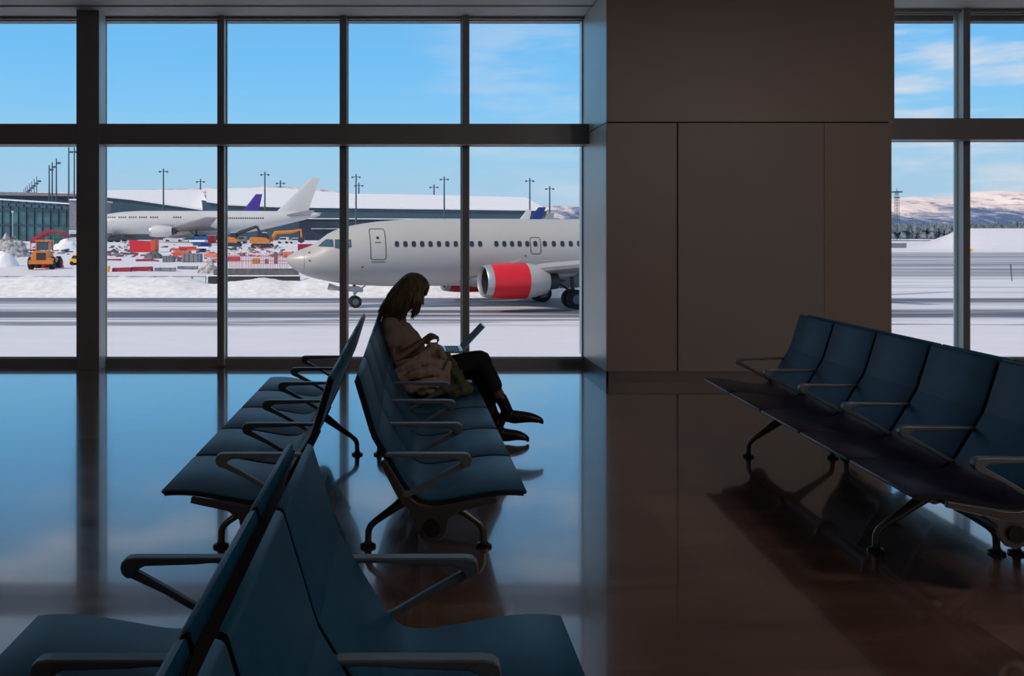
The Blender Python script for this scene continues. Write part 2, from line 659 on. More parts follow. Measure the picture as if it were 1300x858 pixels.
def shell(pts, thick, y0, y1, ends):
    """padded shell strip: blue top, black sides and underside. pts run front -> back along the top face"""
    bm = new_bm()
    n = len(pts)
    # normal pointing to the sitter: for a path going to -x the upper side is +z
    def off(d):
        out = []
        for i, p in enumerate(pts):
            a, b = pts[max(i - 1, 0)], pts[min(i + 1, n - 1)]
            tx, tz = b[0] - a[0], b[1] - a[1]
            l = math.hypot(tx, tz)
            out.append((p[0] + tz / l * d, p[1] - tx / l * d))
        return out
    e = 0.011
    layers = [(off(0), y0 + e, y1 - e), (off(-0.004), y0 + 0.0015, y1 - 0.0015), (off(-thick), y0, y1)]
    R = []
    for pp, a, b in layers:
        R.append(([bm.verts.new((x, a, z)) for x, z in pp], [bm.verts.new((x, b, z)) for x, z in pp]))
    for i in range(n - 1):
        bm.faces.new((R[0][0][i], R[0][1][i], R[0][1][i + 1], R[0][0][i + 1])).material_index = 0
        bm.faces.new((R[2][0][i], R[2][1][i], R[2][1][i + 1], R[2][0][i + 1])).material_index = 1
        for s in (0, 1):
            bm.faces.new((R[0][s][i], R[1][s][i], R[1][s][i + 1], R[0][s][i + 1])).material_index = 0
            bm.faces.new((R[1][s][i], R[2][s][i], R[2][s][i + 1], R[1][s][i + 1])).material_index = 1
    for i in (0, n - 1):
        bm.faces.new((R[0][0][i], R[0][1][i], R[1][1][i], R[1][0][i])).material_index = 0
        bm.faces.new((R[1][0][i], R[1][1][i], R[2][1][i], R[2][0][i])).material_index = 0 if ends else 1
    return bm


SEATP = dense(PROF[:9], 3)
BACKP = dense(PROF[8:13], 3)[:-1] + [(0.0745, 0.682), (0.0715, 0.6885), (0.0715, 0.6915)] + dense(PROF[12:], 3)[1:]
BACKTOP = [(-0.003, 0.930), (-0.010, 0.936), (-0.019, 0.938)]


def make_bench(label, n, loc, rotz, seatmat='blue', legs=None):
    """local frame: seats face +x, the row runs along +y from 0, x = 0 below the top of the backs"""
    t = thing('row_bench', label, 'bench', loc, rotz)
    L = n * PITCH
    bm = new_bm()
    tube(bm, [(0.30, -0.022, 0.297), (0.30, L + 0.022, 0.297)], [0.036, 0.036], 20)
    obj('beam', bm, M['beam'], t, smooth='auto')
    first = {}

    def rep(key, name, make, y):
        if key in first:
            c = copy_tree(first[key], t)
            c.location = (0, y, 0)
            return c
        o = make()
        o.location = (0, y, 0)
        first[key] = o
        return o

    def mk_seat():
        s = shell([(0.700, 0.430), (0.708, 0.438)] + SEATP, 0.024, 0.011, PITCH - 0.011, True)
        return obj('seat', s, [M[seatmat], M['pan']], t, smooth='auto')

    def mk_back():
        s = shell(BACKP + BACKTOP, 0.030, 0.011, PITCH - 0.011, True)
        return obj('backrest', s, [M['blue'], M['pan']], t, smooth='auto')

    def mk_bracket():
        b = new_bm()
        up = [p for p in dense(PROF[2:11], 3)]
        o1 = []
        nn = len(up)
        outer, inner = [], []
        for i, p in enumerate(up):
            a, c = up[max(i - 1, 0)], up[min(i + 1, nn - 1)]
            tx, tz = c[0] - a[0], c[1] - a[1]
            l = math.hypot(tx, tz)
            f = i / (nn - 1)
            w = 0.026 + 0.018 * math.sin(math.pi * f)
            inner.append((p[0] - tz / l * 0.0245, p[1] + tx / l * 0.0245))
            outer.append((p[0] - tz / l * (0.0245 + w), p[1] + tx / l * (0.0245 + w)))
        for y0 in (-0.011,):
            poly = inner + outer[::-1]
            prism(b, poly, -0.011, 0.011)
        # web down to the beam
        poly = [(0.45, 0.388), (0.372, 0.330), (0.362, 0.275), (0.335, 0.243), (0.30, 0.232), (0.262, 0.243), (0.238, 0.275),
                (0.205, 0.36), (0.185, 0.44), (0.24, 0.40), (0.33, 0.375)]
        prism(b, poly, -0.010, 0.010)
        return obj('bracket', b, M['alu'], t, bevel=0.003)

    def mk_arm():
        b = new_bm()
        # flat bar turned down at the tip, with a slanting strut back to the seat
        prism(b, [(.100, .597), (.100, .611), (.20, .612), (.435, .612), (.455, .609), (.467, .599), (.471, .582), (.466, .565), (.452, .553), (.438, .553),
                  (.428, .562), (.420, .578), (.40, .588), (.25, .5925), (.22, .596)], -.021, .021)
        prism(b, [(.456, .556), (.430, .574), (.34, .524), (.225, .456), (.180, .446), (.172, .428), (.200, .424), (.235, .440), (.35, .507)], -.0125, .0125)
        return obj('armrest', b, M['arm'], t, bevel=.0045)

    for k in range(n):
        rep('seat', 'seat', mk_seat, k * PITCH)
        rep('back', 'backrest', mk_back, k * PITCH)
    for k in range(n + 1):
        y = k * PITCH
        if k == 0:
            y += 0.004
        if k == n:
            y -= 0.004
        rep('br', 'bracket', mk_bracket, y)
        rep('arm', 'armrest', mk_arm, y)
    for k in (legs or (1, n - 1)):
        for key, sgn in (('lr', -1), ('lf', 1)):
            def mk_leg(sgn=sgn):
                b = new_bm()
                X = lambda d: 0.29 + sgn * d
                tube(b, [(X(-0.02), 0, 0.325), (X(0.05), 0, 0.270), (X(0.16), 0, 0.188), (X(0.248), 0, 0.126), (X(0.272), 0, 0.104), (X(0.283), 0, 0.080), (X(0.286), 0, 0.010)],
                     [(0.030, 0.034), (0.027, 0.031), (0.021, 0.021), (0.017, 0.016), (0.017, 0.017), (0.016, 0.017), (0.016, 0.017)], 14)
                lg = obj('leg', b, M['alu'], t, smooth='auto', angle=50)
                b = new_bm()
                tube(b, [(X(0.286), 0, 0.026), (X(0.286), 0, 0.017), (X(0.286), 0, 0.012), (X(0.286), 0, 0.0)], [0.019, 0.022, 0.038, 0.040], 24)
                obj('foot', b, M['foot'], lg, smooth='auto')
                return lg
            rep(key, 'leg', mk_leg, k * PITCH)
    return t


# far pair by the window
make_bench('blue five-seat row bench the woman sits on, its back to the row at its left', 5, (-0.19, 3.86, 0), 0)
make_bench('blue five-seat row bench with empty seats facing the left window column, behind the woman', 5, (-0.335, 3.86 + 5 * PITCH, 0), math.pi)
# near pair, cut by the lower edge
make_bench('nearest blue row bench facing right, cut by the bottom edge of the photo', 3, (-0.262, 2.62 - 3 * PITCH, 0), 0, legs=(1, 2))
make_bench('nearest blue row bench facing left, its seats in the bottom left corner', 3, (-0.345, 2.62, 0), math.pi, legs=(1, 2))
# right pair, turned slightly
ang = math.atan2(0.155, 3.2)
u = Vector((math.sin(ang), math.cos(ang), 0))
q = Vector((math.cos(ang), -math.sin(ang), 0))
near_front = Vector((2.125, 3.80, 0))
far_front = near_front + u * 5 * PITCH
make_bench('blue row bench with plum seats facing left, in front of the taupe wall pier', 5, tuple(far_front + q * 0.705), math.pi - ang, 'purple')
make_bench('row bench hidden behind the bench with plum seats, only its dark top edge showing', 5, tuple(near_front + q * (0.705 + 0.085)), -ang)

#EXTERIOR
# ------------------------------------------------------------------ outdoors
M['jet'] = mat('aircraft_white_grey', (186, 182, 180), 0.35, var=0.02, vscale=0.4)
M['jet2'] = mat('aircraft_white', (206, 205, 206), 0.4, var=0.02, vscale=0.2)
M['jetgrey'] = mat('aircraft_wing_grey', (150, 152, 156), 0.4, var=0.04, vscale=0.5)
M['red'] = mat('paint_crimson', (222, 22, 42), 0.35, var=0.04, vscale=1.5)
M['lip'] = mat('engine_lip_metal', (190, 190, 192), 0.42, 0.8)
M['dark'] = mat('dark_metal', (52, 54, 60), 0.5, var=0.1)
M['tyre'] = mat('tyre_rubber', (26, 28, 34), 0.75, var=0.1)
M['rim'] = mat('wheel_rim', (96, 104, 118), 0.4, 0.3)
M['cabwin'] = mat('cabin_window', (44, 52, 66), 0.2)
M['cockpit'] = mat('cockpit_glass', (60, 84, 100), 0.1, spec=0.8)
M['line'] = mat('door_outline', (96, 92, 90), 0.5)
M['purple_fin'] = mat('paint_purple', (78, 52, 150), 0.4)
M['blue_fin'] = mat('paint_navy', (30, 50, 120), 0.4)
M['facade'] = mat('facade_slate', (62, 84, 98), 0.35, var=0.12, vscale=0.06, stretch=(1, 1, 4))
M['facade2'] = mat('facade_blue_black', (44, 56, 72), 0.4, var=0.2, vscale=0.15)
M['tglass'] = mat('terminal_glass', (66, 108, 120), 0.2, var=0.45, vscale=0.22, spec=0.8)
M['mull'] = mat('facade_mullion', (60, 76, 86), 0.5)
M['conc'] = mat('concrete_grey', (128, 130, 140), 0.8, var=0.15, vscale=1.5)
M['concd'] = mat('concrete_dark', (84, 86, 94), 0.8, var=0.2, vscale=2.5, rgb2=(112, 110, 112))
M['mast'] = mat('mast_steel', (74, 88, 104), 0.5, 0.2)
M['orange'] = mat('paint_orange', (218, 128, 48), 0.45, var=0.08, vscale=2)
M['orangered'] = mat('paint_orange_red', (212, 84, 52), 0.45, var=0.05)
M['redbin'] = mat('paint_signal_red', (204, 40, 52), 0.5, var=0.06, vscale=1)
M['crimson'] = mat('barrier_crimson', (160, 36, 66), 0.5, var=0.08)
M['yellow'] = mat('paint_yellow', (240, 178, 30), 0.5)
M['green'] = mat('paint_green', (20, 110, 90), 0.5)
M['bluec'] = mat('tarpaulin_blue', (40, 90, 150), 0.6, var=0.3, vscale=1.2)
M['vanwhite'] = mat('van_white', (205, 208, 212), 0.4, var=0.05)
M['rock'] = mat('rubble_brown_grey', (120, 112, 106), 0.9, rgb2=(205, 202, 208), vscale=2.2)
M['pink'] = mat('fence_pink_orange', (222, 130, 112), 0.7, var=0.15, vscale=2)
M['redrod'] = mat('rod_red', (190, 90, 100), 0.7)
M['tree'] = mat('conifer_frosty', (52, 68, 78), 0.9, rgb2=(120, 134, 150), vscale=0.25)

# snow and taxiway surface, bands laid out in metres across the apron
sm = bpy.data.materials.new('snow_and_taxiway')
sm.use_nodes = True
nt = sm.node_tree
pb = nt.nodes['Principled BSDF']
pb.inputs['Roughness'].default_value = 0.75
pb.inputs['Specular IOR Level'].default_value = 0.2
gp = nt.nodes.new('ShaderNodeNewGeometry')
sp_ = nt.nodes.new('ShaderNodeSeparateXYZ')
nt.links.new(gp.outputs['Position'], sp_.inputs[0])


def nm(op, a, b=None, c=None):
    n = nt.nodes.new('ShaderNodeMath')
    n.operation = op
    n.use_clamp = False
    for k, v in enumerate((a, b, c)):
        if v is None:
            continue
        if isinstance(v, (int, float)):
            n.inputs[k].default_value = v
        else:
            nt.links.new(v, n.inputs[k])
    return n.outputs[0]


def sstep(v, a, b):
    n = nt.nodes.new('ShaderNodeMapRange')
    n.interpolation_type = 'SMOOTHSTEP'
    nt.links.new(v, n.inputs[0])
    n.inputs[1].default_value = a
    n.inputs[2].default_value = b
    return n.outputs[0]


def nnoise(sx, sy, scale, detail=5, off=0.0, rough=0.6, sz=1.0):
    mp = nt.nodes.new('ShaderNodeMapping')
    mp.inputs['Scale'].default_value = (sx, sy, sz)
    mp.inputs['Location'].default_value = (off, off * 0.7, 0)
    nt.links.new(gp.outputs['Position'], mp.inputs[0])
    n = nt.nodes.new('ShaderNodeTexNoise')
    n.inputs['Scale'].default_value = scale
    n.inputs['Detail'].default_value = detail
    n.inputs['Roughness'].default_value = rough
    nt.links.new(mp.outputs[0], n.inputs['Vector'])
    return n.outputs[0]


X_, Y_ = sp_.outputs[0], sp_.outputs[1]
streak = nnoise(0.05, 1.0, 1.0, 6)                  # long streaks along the taxiway
streak2 = nnoise(0.02, 0.5, 1.3, 6, 40)
wob = nm('MULTIPLY', nm('SUBTRACT', streak2, 0.5), 3.0)
Yw = nm('ADD', Y_, wob)


def band(a, b, soft=0.6, y=None):
    y = y or Yw
    return nm('MULTIPLY', sstep(y, a - soft, a + soft), nm('SUBTRACT', 1, sstep(y, b - soft, b + soft)))


b1 = nm('MULTIPLY', band(46.4, 52.4, 0.6), nm('ADD', 0.35, nm('MULTIPLY', sstep(streak, 0.34, 0.52), 0.6)))
b1b = nm('MULTIPLY', band(42.8, 47.0, 0.8), nm('MULTIPLY', sstep(streak, 0.50, 0.58), 0.75))
b2 = nm('MULTIPLY', band(56.9, 61.9, 0.5), nm('ADD', 0.50, nm('MULTIPLY', sstep(streak, 0.35, 0.6), 0.45)))
b3 = nm('MULTIPLY', band(51.6, 57.2, 1.0), nm('MULTIPLY', sstep(streak, 0.38, 0.62), 0.35))
rightside = sstep(nm('SUBTRACT', X_, nm('MULTIPLY', Y_, 0.10)), 16, 24)
b4 = nm('MULTIPLY', nm('MULTIPLY', band(95, 240, 6), nm('ADD', 0.35, nm('MULTIPLY', sstep(nnoise(0.012, 0.16, 1.0, 6, 11), 0.40, 0.62), 0.5))), rightside)
b5 = nm('MULTIPLY', nm('MULTIPLY', band(62, 95, 4), nm('MULTIPLY', sstep(nnoise(0.03, 0.4, 1.0, 6, 23), 0.48, 0.66), 0.4)), rightside)
asph = nm('MAXIMUM', nm('MAXIMUM', nm('MAXIMUM', b1, b1b), nm('MAXIMUM', b2, b3)), nm('MAXIMUM', b4, b5))
sn = nt.nodes.new('ShaderNodeMix')
sn.data_type = 'RGBA'
sn.inputs[6].default_value = (*lin((218, 215, 224)), 1)
sn.inputs[7].default_value = (*lin((238, 235, 242)), 1)
nt.links.new(nnoise(0.3, 0.6, 1, 5, 5), sn.inputs[0])
asn = nt.nodes.new('ShaderNodeMix')
asn.data_type = 'RGBA'
asn.inputs[6].default_value = (*lin((60, 66, 86)), 1)
asn.inputs[7].default_value = (*lin((108, 112, 130)), 1)
nt.links.new(nnoise(0.1, 0.9, 1, 6, 9), asn.inputs[0])
gm_ = nt.nodes.new('ShaderNodeMix')
gm_.data_type = 'RGBA'
nt.links.new(asph, gm_.inputs[0])
nt.links.new(sn.outputs[2], gm_.inputs[6])
nt.links.new(asn.outputs[2], gm_.inputs[7])
nt.links.new(gm_.outputs[2], pb.inputs['Base Color'])
M['apron'] = sm
M['snow'] = mat('snow', (240, 239, 244), 0.8, var=0.05, vscale=1.5, spec=0.2)
M['snowrough'] = mat('snow_ploughed', (226, 222, 222), 0.85, rgb2=(246, 244, 248), vscale=2.0, bump=0.5, bscale=4, spec=0.2)

GZ = -2.67


def ss(x, a, b):
    t = min(1, max(0, (x - a) / (b - a)))
    return t * t * (3 - 2 * t)


def ground_z(x, y):
    w = 1 - ss(x - 0.10 * y, 2, 14)
    z = GZ + 2.9 * min(1, max(0, (y - 82) / 133)) * w
    z += 6.9 * ss(y, 268, 305) * ss(x - 0.6 * max(0, y - 290), 164, 178) * (1 - ss(y, 335, 380))
    if w > 0.3 and 84 < y < 210:
        z += 0.35 * w * noise.noise(Vector((x * 0.12, y * 0.12, 3.3)))
    return z


def nonuni(lo, hi, n, c, s):
    """samples dense around c"""
    a, b = math.asinh((lo - c) / s), math.asinh((hi - c) / s)
    return [c + s * math.sinh(a + (b - a) * i / (n - 1)) for i in range(n)]


bm = new_bm()
xs = sorted(nonuni(-5000, 7000, 130, 0, 90) + [161 + 1.3 * i for i in range(16)])
ys = [11 + 4 * i for i in range(18)] + [83 + 3.5 * i for i in range(40)] + [225 + 9 * i for i in range(25)] + [450 * 1.16 ** i for i in range(20)]
grid = [[bm.verts.new((x, y, ground_z(x, y))) for x in xs] for y in ys]
for j in range(len(ys) - 1):
    for i in range(len(xs) - 1):
        bm.faces.new((grid[j][i], grid[j][i + 1], grid[j + 1][i + 1], grid[j + 1][i]))
struct('ground', bm, M['apron'], smooth=True)


def on_ground(px, py, dmin=20, dmax=900):
    """distance at which the view ray through a pixel meets the ground"""
    d = dmin
    while d < dmax:
        p = P(px, py, d)
        if p.z <= ground_z(p.x, d):
            return d
        d += 0.5
    return dmax


# ploughed bank of snow beside the taxiway
bm = new_bm()
bx_ = [-70 + 0.45 * i for i in range(int(88 / 0.45))]
by_ = [61.8 + 0.45 * i for i in range(60)]
rows = []
for y in by_:
    r = []
    for x in bx_:
        t = y - 62
        h = 1.15 * ss(t, 0, 5.0) * (1 - ss(t, 8, 22))
        h *= 1 - ss(x, 12, 17)
        dip = ss(x, -17.5, -14.5) * (1 - ss(x, -8.2, -6.8))
        mound = math.exp(-((x + 10.6) / 2.6) ** 2)
        h *= 1 - dip * (0.42 - 0.36 * mound)
        h += 0.16 * noise.fractal(Vector((x * 0.55, y * 0.55, 1)), 0.8, 2.1, 4) * ss(t, 0.3, 2.5) * (1 - ss(t, 14, 22))
        r.append(bm.verts.new((x, y, ground_z(x, y) - 0.02 + h)))
    rows.append(r)
for j in range(len(by_) - 1):
    for i in range(len(bx_) - 1):
        bm.faces.new((rows[j][i], rows[j][i + 1], rows[j + 1][i + 1], rows[j + 1][i]))
tag(obj('snow_bank', bm, M['snowrough'], smooth=True), 'long ploughed bank of snow beside the grey taxiway', 'snow bank', kind='stuff')


def mound(name, label, px0, px1, pytop, pybase, m, seed, lump=0.35, kind='stuff'):
    d = on_ground((px0 + px1) / 2, pybase)
    c = P((px0 + px1) / 2, pybase, d)
    hw = (px1 - px0) / 2 / F * d
    hh = (pybase - pytop) / F * d
    bm = new_bm()
    n = 26
    g_ = []
    for j in range(n):
        r = []
        for i in range(n):
            a, b = i / (n - 1) * 2 - 1, j / (n - 1) * 2 - 1
            rr = math.sqrt(a * a + b * b)
            h = max(0, 1 - rr * rr)
            h = h * hh * (1 + lump * noise.fractal(Vector((a * 2.2 + seed, b * 2.2, seed)), 0.8, 2, 4)) - (0.15 if rr >= 1 else 0)
            x, y = c.x + a * hw, c.y + b * hw * 0.7 + hw * 0.6
            r.append(bm.verts.new((x, y, ground_z(x, y) + h)))
        g_.append(r)
    for j in range(n - 1):
        for i in range(n - 1):
            bm.faces.new((g_[j][i], g_[j][i + 1], g_[j + 1][i + 1], g_[j + 1][i]))
    return tag(obj(name, bm, M[m], smooth=True), label, 'snow' if 'snow' in name else 'rubble', kind=kind)


mound('snow_heap', 'smooth heap of snow to the right of the orange wheel loader', 58, 99, 306, 318, 'snow', 2.2, 0.35)
mound('rubble_heap', 'dirty heap of snow and rubble to the left of the orange wheel loader', -20, 32, 303, 327, 'rock', 5.1, 0.5)
mound('snow_heap', 'snow heap at the left edge in front of the rubble', -20, 20, 320, 340, 'snow', 8.1, 0.2)
mound('rubble_heap', 'grey rock heap with snow caps beside the long dark concrete wall', 247, 282, 336, 348, 'rock', 6.4, 0.6)
mound('rubble_heap', 'low dark rubble in front of the red skip', 180, 206, 321, 328, 'concd', 9.4, 0.8)

# ------------------------------------------------------------------ airliners
STN = [(0.0, 2.88, 2.84, .02), (.12, 3.05, 2.62, .24), (.4, 3.22, 2.34, .5), (.83, 3.43, 2.06, .83), (1.25, 3.58, 1.88, 1.04), (1.65, 3.76, 1.76, 1.2),
       (2.0, 4.02, 1.68, 1.32), (2.4, 4.33, 1.59, 1.45), (2.8, 4.53, 1.52, 1.56), (3.25, 4.70, 1.44, 1.66), (3.8, 4.83, 1.37, 1.74), (4.4, 4.94, 1.32, 1.80), (5.4, 5.08, 1.27, 1.85),
       (6.6, 5.18, 1.24, 1.88), (8, 5.25, 1.24, 1.88), (12, 5.25, 1.24, 1.88), (16, 5.25, 1.24, 1.88), (20.5, 5.25, 1.26, 1.88), (22.5, 5.25, 1.42, 1.86), (25, 5.24, 1.90, 1.70),
       (28, 5.20, 2.72, 1.30), (31, 5.12, 3.62, .72), (33, 4.98, 4.2, .34), (33.6, 4.9, 4.45, .16)]


def stn(s):
    s = min(max(s, 0), 33.6)
    for i in range(len(STN) - 1):
        a, b = STN[i], STN[i + 1]
        if s <= b[0]:
            t = (s - a[0]) / (b[0] - a[0])
            return tuple(a[k] + (b[k] - a[k]) * t for k in (1, 2, 3))
    return STN[-1][1:]


def side_pt(s, z, xs, rs, off=0.012):
    zt, zb, w = stn(s / xs)
    z = z / rs
    c, h = (zt + zb) / 2, (zt - zb) / 2
    k = max(0.0, 1 - ((z - c) / h) ** 2)
    return Vector((s, -(w * math.sqrt(k)) * rs - off, z * rs))


def decal(bm, pts, xs, rs, off=0.012):
    """a patch that follows the curve of the hull"""
    n0 = len(bm.verts)
    tmp = bmesh.new()
    tmp.faces.new([tmp.verts.new((s, 0, z)) for s, z in pts])
    bmesh.ops.triangulate(tmp, faces=tmp.faces)
    if max(p[0] for p in pts) - min(p[0] for p in pts) > .45:
        bmesh.ops.subdivide_edges(tmp, edges=tmp.edges, cuts=3, use_grid_fill=True)
    tmp.verts.index_update()
    vs = [bm.verts.new(side_pt(v.co.x, v.co.z, xs, rs, off)) for v in tmp.verts]
    for f in tmp.faces:
        bm.faces.new([vs[v.index] for v in f.verts])
    tmp.free()


def rrect(cx, cz, w, h, r, n=3):
    out = []
    for (sx, sz, a0) in ((1, 1, 0), (-1, 1, 90), (-1, -1, 180), (1, -1, 270)):
        for k in range(n + 1):
            a = (a0 + 90 * k / n) * D2R
            out.append((cx + sx * (w / 2 - r) + r * math.cos(a), cz + sz * (h / 2 - r) + r * math.sin(a)))
    return out


def ring_decal(bm, pts_o, pts_i, xs, rs, off=0.014):
    def fine(p):
        out = []
        for i in range(len(p)):
            q0, q1 = p[i], p[(i + 1) % len(p)]
            m = 10 if math.hypot(q1[0] - q0[0], q1[1] - q0[1]) > .3 else 1
            out += [(q0[0] + (q1[0] - q0[0]) * k / m, q0[1] + (q1[1] - q0[1]) * k / m) for k in range(m)]
        return out
    pts_o, pts_i = fine(pts_o), fine(pts_i)
    m_ = min(len(pts_o), len(pts_i))
    a = [bm.verts.new(side_pt(s, z, xs, rs, off)) for s, z in pts_o[:m_]]
    b = [bm.verts.new(side_pt(s, z, xs, rs, off)) for s, z in pts_i[:m_]]
    n = len(a)
    for k in range(n):
        bm.faces.new((a[k], a[(k + 1) % n], b[(k + 1) % n], b[k]))


def foil(bm, le, chord, thick, tw=0.0, axis='y'):
    prof = [(0, 0), (.03, .38), (.12, .5), (.35, .5), (.7, .25), (1, .02), (1, -.02), (.7, -.2), (.35, -.42), (.12, -.42), (.03, -.3)]
    vs = []
    for a, b in prof:
        if axis == 'y':
            vs.append(bm.verts.new((le[0] + a * chord, le[1], le[2] + b * thick)))
        else:
            vs.append(bm.verts.new((le[0] + a * chord, le[1] + b * thick, le[2])))
    return vs


def surf(bm, sections, axis='y'):
    rings = [foil(bm, le, c, t, axis=axis) for le, c, t in sections]
    for a, b in zip(rings[:-1], rings[1:]):
        n = len(a)
        for k in range(n):
            bm.faces.new((a[k], a[(k + 1) % n], b[(k + 1) % n], b[k]))
    bm.faces.new(rings[0])
    bm.faces.new(rings[-1][::-1])


def airliner(label, loc, rot, xs, rs, body, finmat, fin, windows, cowl, detail=False, wing_k=1.0, gear=True, eng=True, winkind=None):
    t = thing('airliner', label, 'airplane', loc, rot)
    bm = new_bm()
    rings = []
    SS = []
    for i in range(len(STN) - 1):
        a, b = STN[i][0], STN[i + 1][0]
        m = max(1, int((b - a) / 0.8))
        SS += [a + (b - a) * k / m for k in range(m)]
    SS.append(33.6)
    seg = 40
    for s in SS:
        zt, zb, w = stn(s)
        c, h = (zt + zb) / 2, (zt - zb) / 2
        rings.append([bm.verts.new((s * xs, w * math.cos(a) * rs, (c + h * math.sin(a)) * rs)) for a in [2 * math.pi * k / seg for k in range(seg)]])
    for a, b in zip(rings[:-1], rings[1:]):
        for k in range(seg):
            bm.faces.new((a[k], a[(k + 1) % seg], b[(k + 1) % seg], b[k]))
    bm.faces.new(rings[0])
    bm.faces.new(rings[-1][::-1])
    obj('fuselage', bm, M[body], t, smooth=True)
    bm = new_bm()
    surf(bm, [((x0, 0, z), c, th) for x0, z, c, th in fin], axis='z')
    obj('tail_fin', bm, M[finmat], t, smooth='auto')
    for sg in (-1, 1):
        bm = new_bm()
        R = lambda a, b, c: (a * xs, b * sg * rs * wing_k, c * rs)
        surf(bm, [(R(11.2, 0.6, 1.95), 8.3 * xs, .95 * rs), (R(11.9, 1.9, 2.05), 7.4 * xs, .85 * rs), (R(14.0, 5.6, 2.52), 4.9 * xs, .6 * rs), (R(20.3, 16.8, 3.75), 1.6 * xs, .2 * rs)])
        if detail:
            surf(bm, [(R(20.4, 16.8, 3.75), 1.55 * xs, .18 * rs), (R(21.0, 17.1, 4.3), 1.3 * xs, .14 * rs), (R(22.3, 17.6, 6.1), .6 * xs, .08 * rs)])
        obj('wing', bm, M['jetgrey'], t, smooth='auto')
        bm = new_bm()
        surf(bm, [(R(28.6, 0.5, 4.5), 3.6 * xs, .4 * rs), (R(32.2, 6.9, 5.1), 1.2 * xs, .12 * rs)])
        obj('stabilizer', bm, M['jetgrey'], t, smooth='auto')
        if eng:
            ex, ey, ez = 10.46 * xs, 4.83 * rs * sg * wing_k, (1.70 if sg < 0 else 1.5) * rs
            e = rs
            bm = new_bm()
            lathe_x(bm, [(2.45 * e, 1.035 * e), (3.0 * e, .96 * e), (3.75 * e, .74 * e), (3.70 * e, .70 * e), (2.5 * e, .80 * e)], (0, 0, 0), 36, flat=0.06)
            er = obj('engine', bm, M['jet' if detail else body], t, smooth='auto')
            er.location = (ex, ey, ez)
            if detail:
                er.rotation_euler = (0, 0, 5 * D2R)
            bm = new_bm()
            lathe_x(bm, [(0.36 * e, .955 * e), (0.9 * e, 1.02 * e), (1.6 * e, 1.05 * e), (2.45 * e, 1.035 * e)], (0, 0, 0), 36, flat=0.06)
            obj('cowling', bm, M[cowl], er, smooth=True)
            bm = new_bm()
            lathe_x(bm, [(0.22 * e, .78 * e), (.08 * e, .80 * e), (0, .85 * e), (.06 * e, .90 * e), (.36 * e, .955 * e)], (0, 0, 0), 36, flat=0.06)
            obj('intake_lip', bm, M['lip'], er, smooth='auto')
            bm = new_bm()
            lathe_x(bm, [(1.05 * e, .76 * e), (0.22 * e, .78 * e)], (0, 0, 0), 36, flat=0.06)
            obj('intake_duct', bm, M['dark'], er, smooth='auto')
            bm = new_bm()
            lathe_x(bm, [(.45 * e, .01 * e), (.75 * e, .20 * e), (.9 * e, .22 * e)], (0, 0, 0), 20)
            for k in range(24):
                a = 2 * math.pi * k / 24
                ca, sa = math.cos(a), math.sin(a)
                ca2, sa2 = math.cos(a + .2), math.sin(a + .2)
                v = [bm.verts.new(p) for p in ((.80 * e, .2 * e * ca, .2 * e * sa), (.80 * e, .76 * e * ca, .76 * e * sa), (.95 * e, .76 * e * ca2, .76 * e * sa2), (.95 * e, .2 * e * ca2, .2 * e * sa2))]
                bm.faces.new(v)
            lathe_x(bm, [(1.0 * e, .78 * e), (1.0 * e, .01 * e)], (0, 0, 0), 24)
            obj('fan', bm, M['dark'], er, smooth='auto')
            bm = new_bm()
            lathe_x(bm, [(3.2 * e, .62 * e), (4.4 * e, .46 * e), (4.4 * e, .40 * e), (4.2 * e, .2 * e), (5.0 * e, .02 * e)], (0, 0, 0), 24)
            obj('exhaust', bm, M['dark'], er, smooth='auto')
            bm = new_bm()
            v = [(1.3 * e, .98 * e), (2.2 * e, 1.2 * e), (4.2 * e, 1.15 * e), (6.2 * e, .75 * e), (5.4 * e, .25 * e), (4.2 * e, .15 * e), (3.2 * e, .5 * e)]
            prism(bm, v, -.14 * e, .14 * e)
            obj('pylon', bm, M['jetgrey'], er, bevel=0.04)
    # belly fairing
    bm = new_bm()
    limb(bm, [(10.2 * xs, 0, 1.75 * rs), (13 * xs, 0, 1.7 * rs), (17.5 * xs, 0, 1.7 * rs), (20.5 * xs, 0, 1.85 * rs)],
         [(1.2 * rs, .45 * rs), (1.75 * rs, .68 * rs), (1.75 * rs, .68 * rs), (1.1 * rs, .4 * rs)], 24)
    obj('belly_fairing', bm, M['jetgrey' if detail else body], t, smooth=True)
    for k, (s, z, w, h) in enumerate(windows):
        bm = new_bm()
        decal(bm, rrect(s, z, w, h, min(w, h) * 0.38), xs, rs)
        obj('cabin_window', bm, M['cabwin'], t)
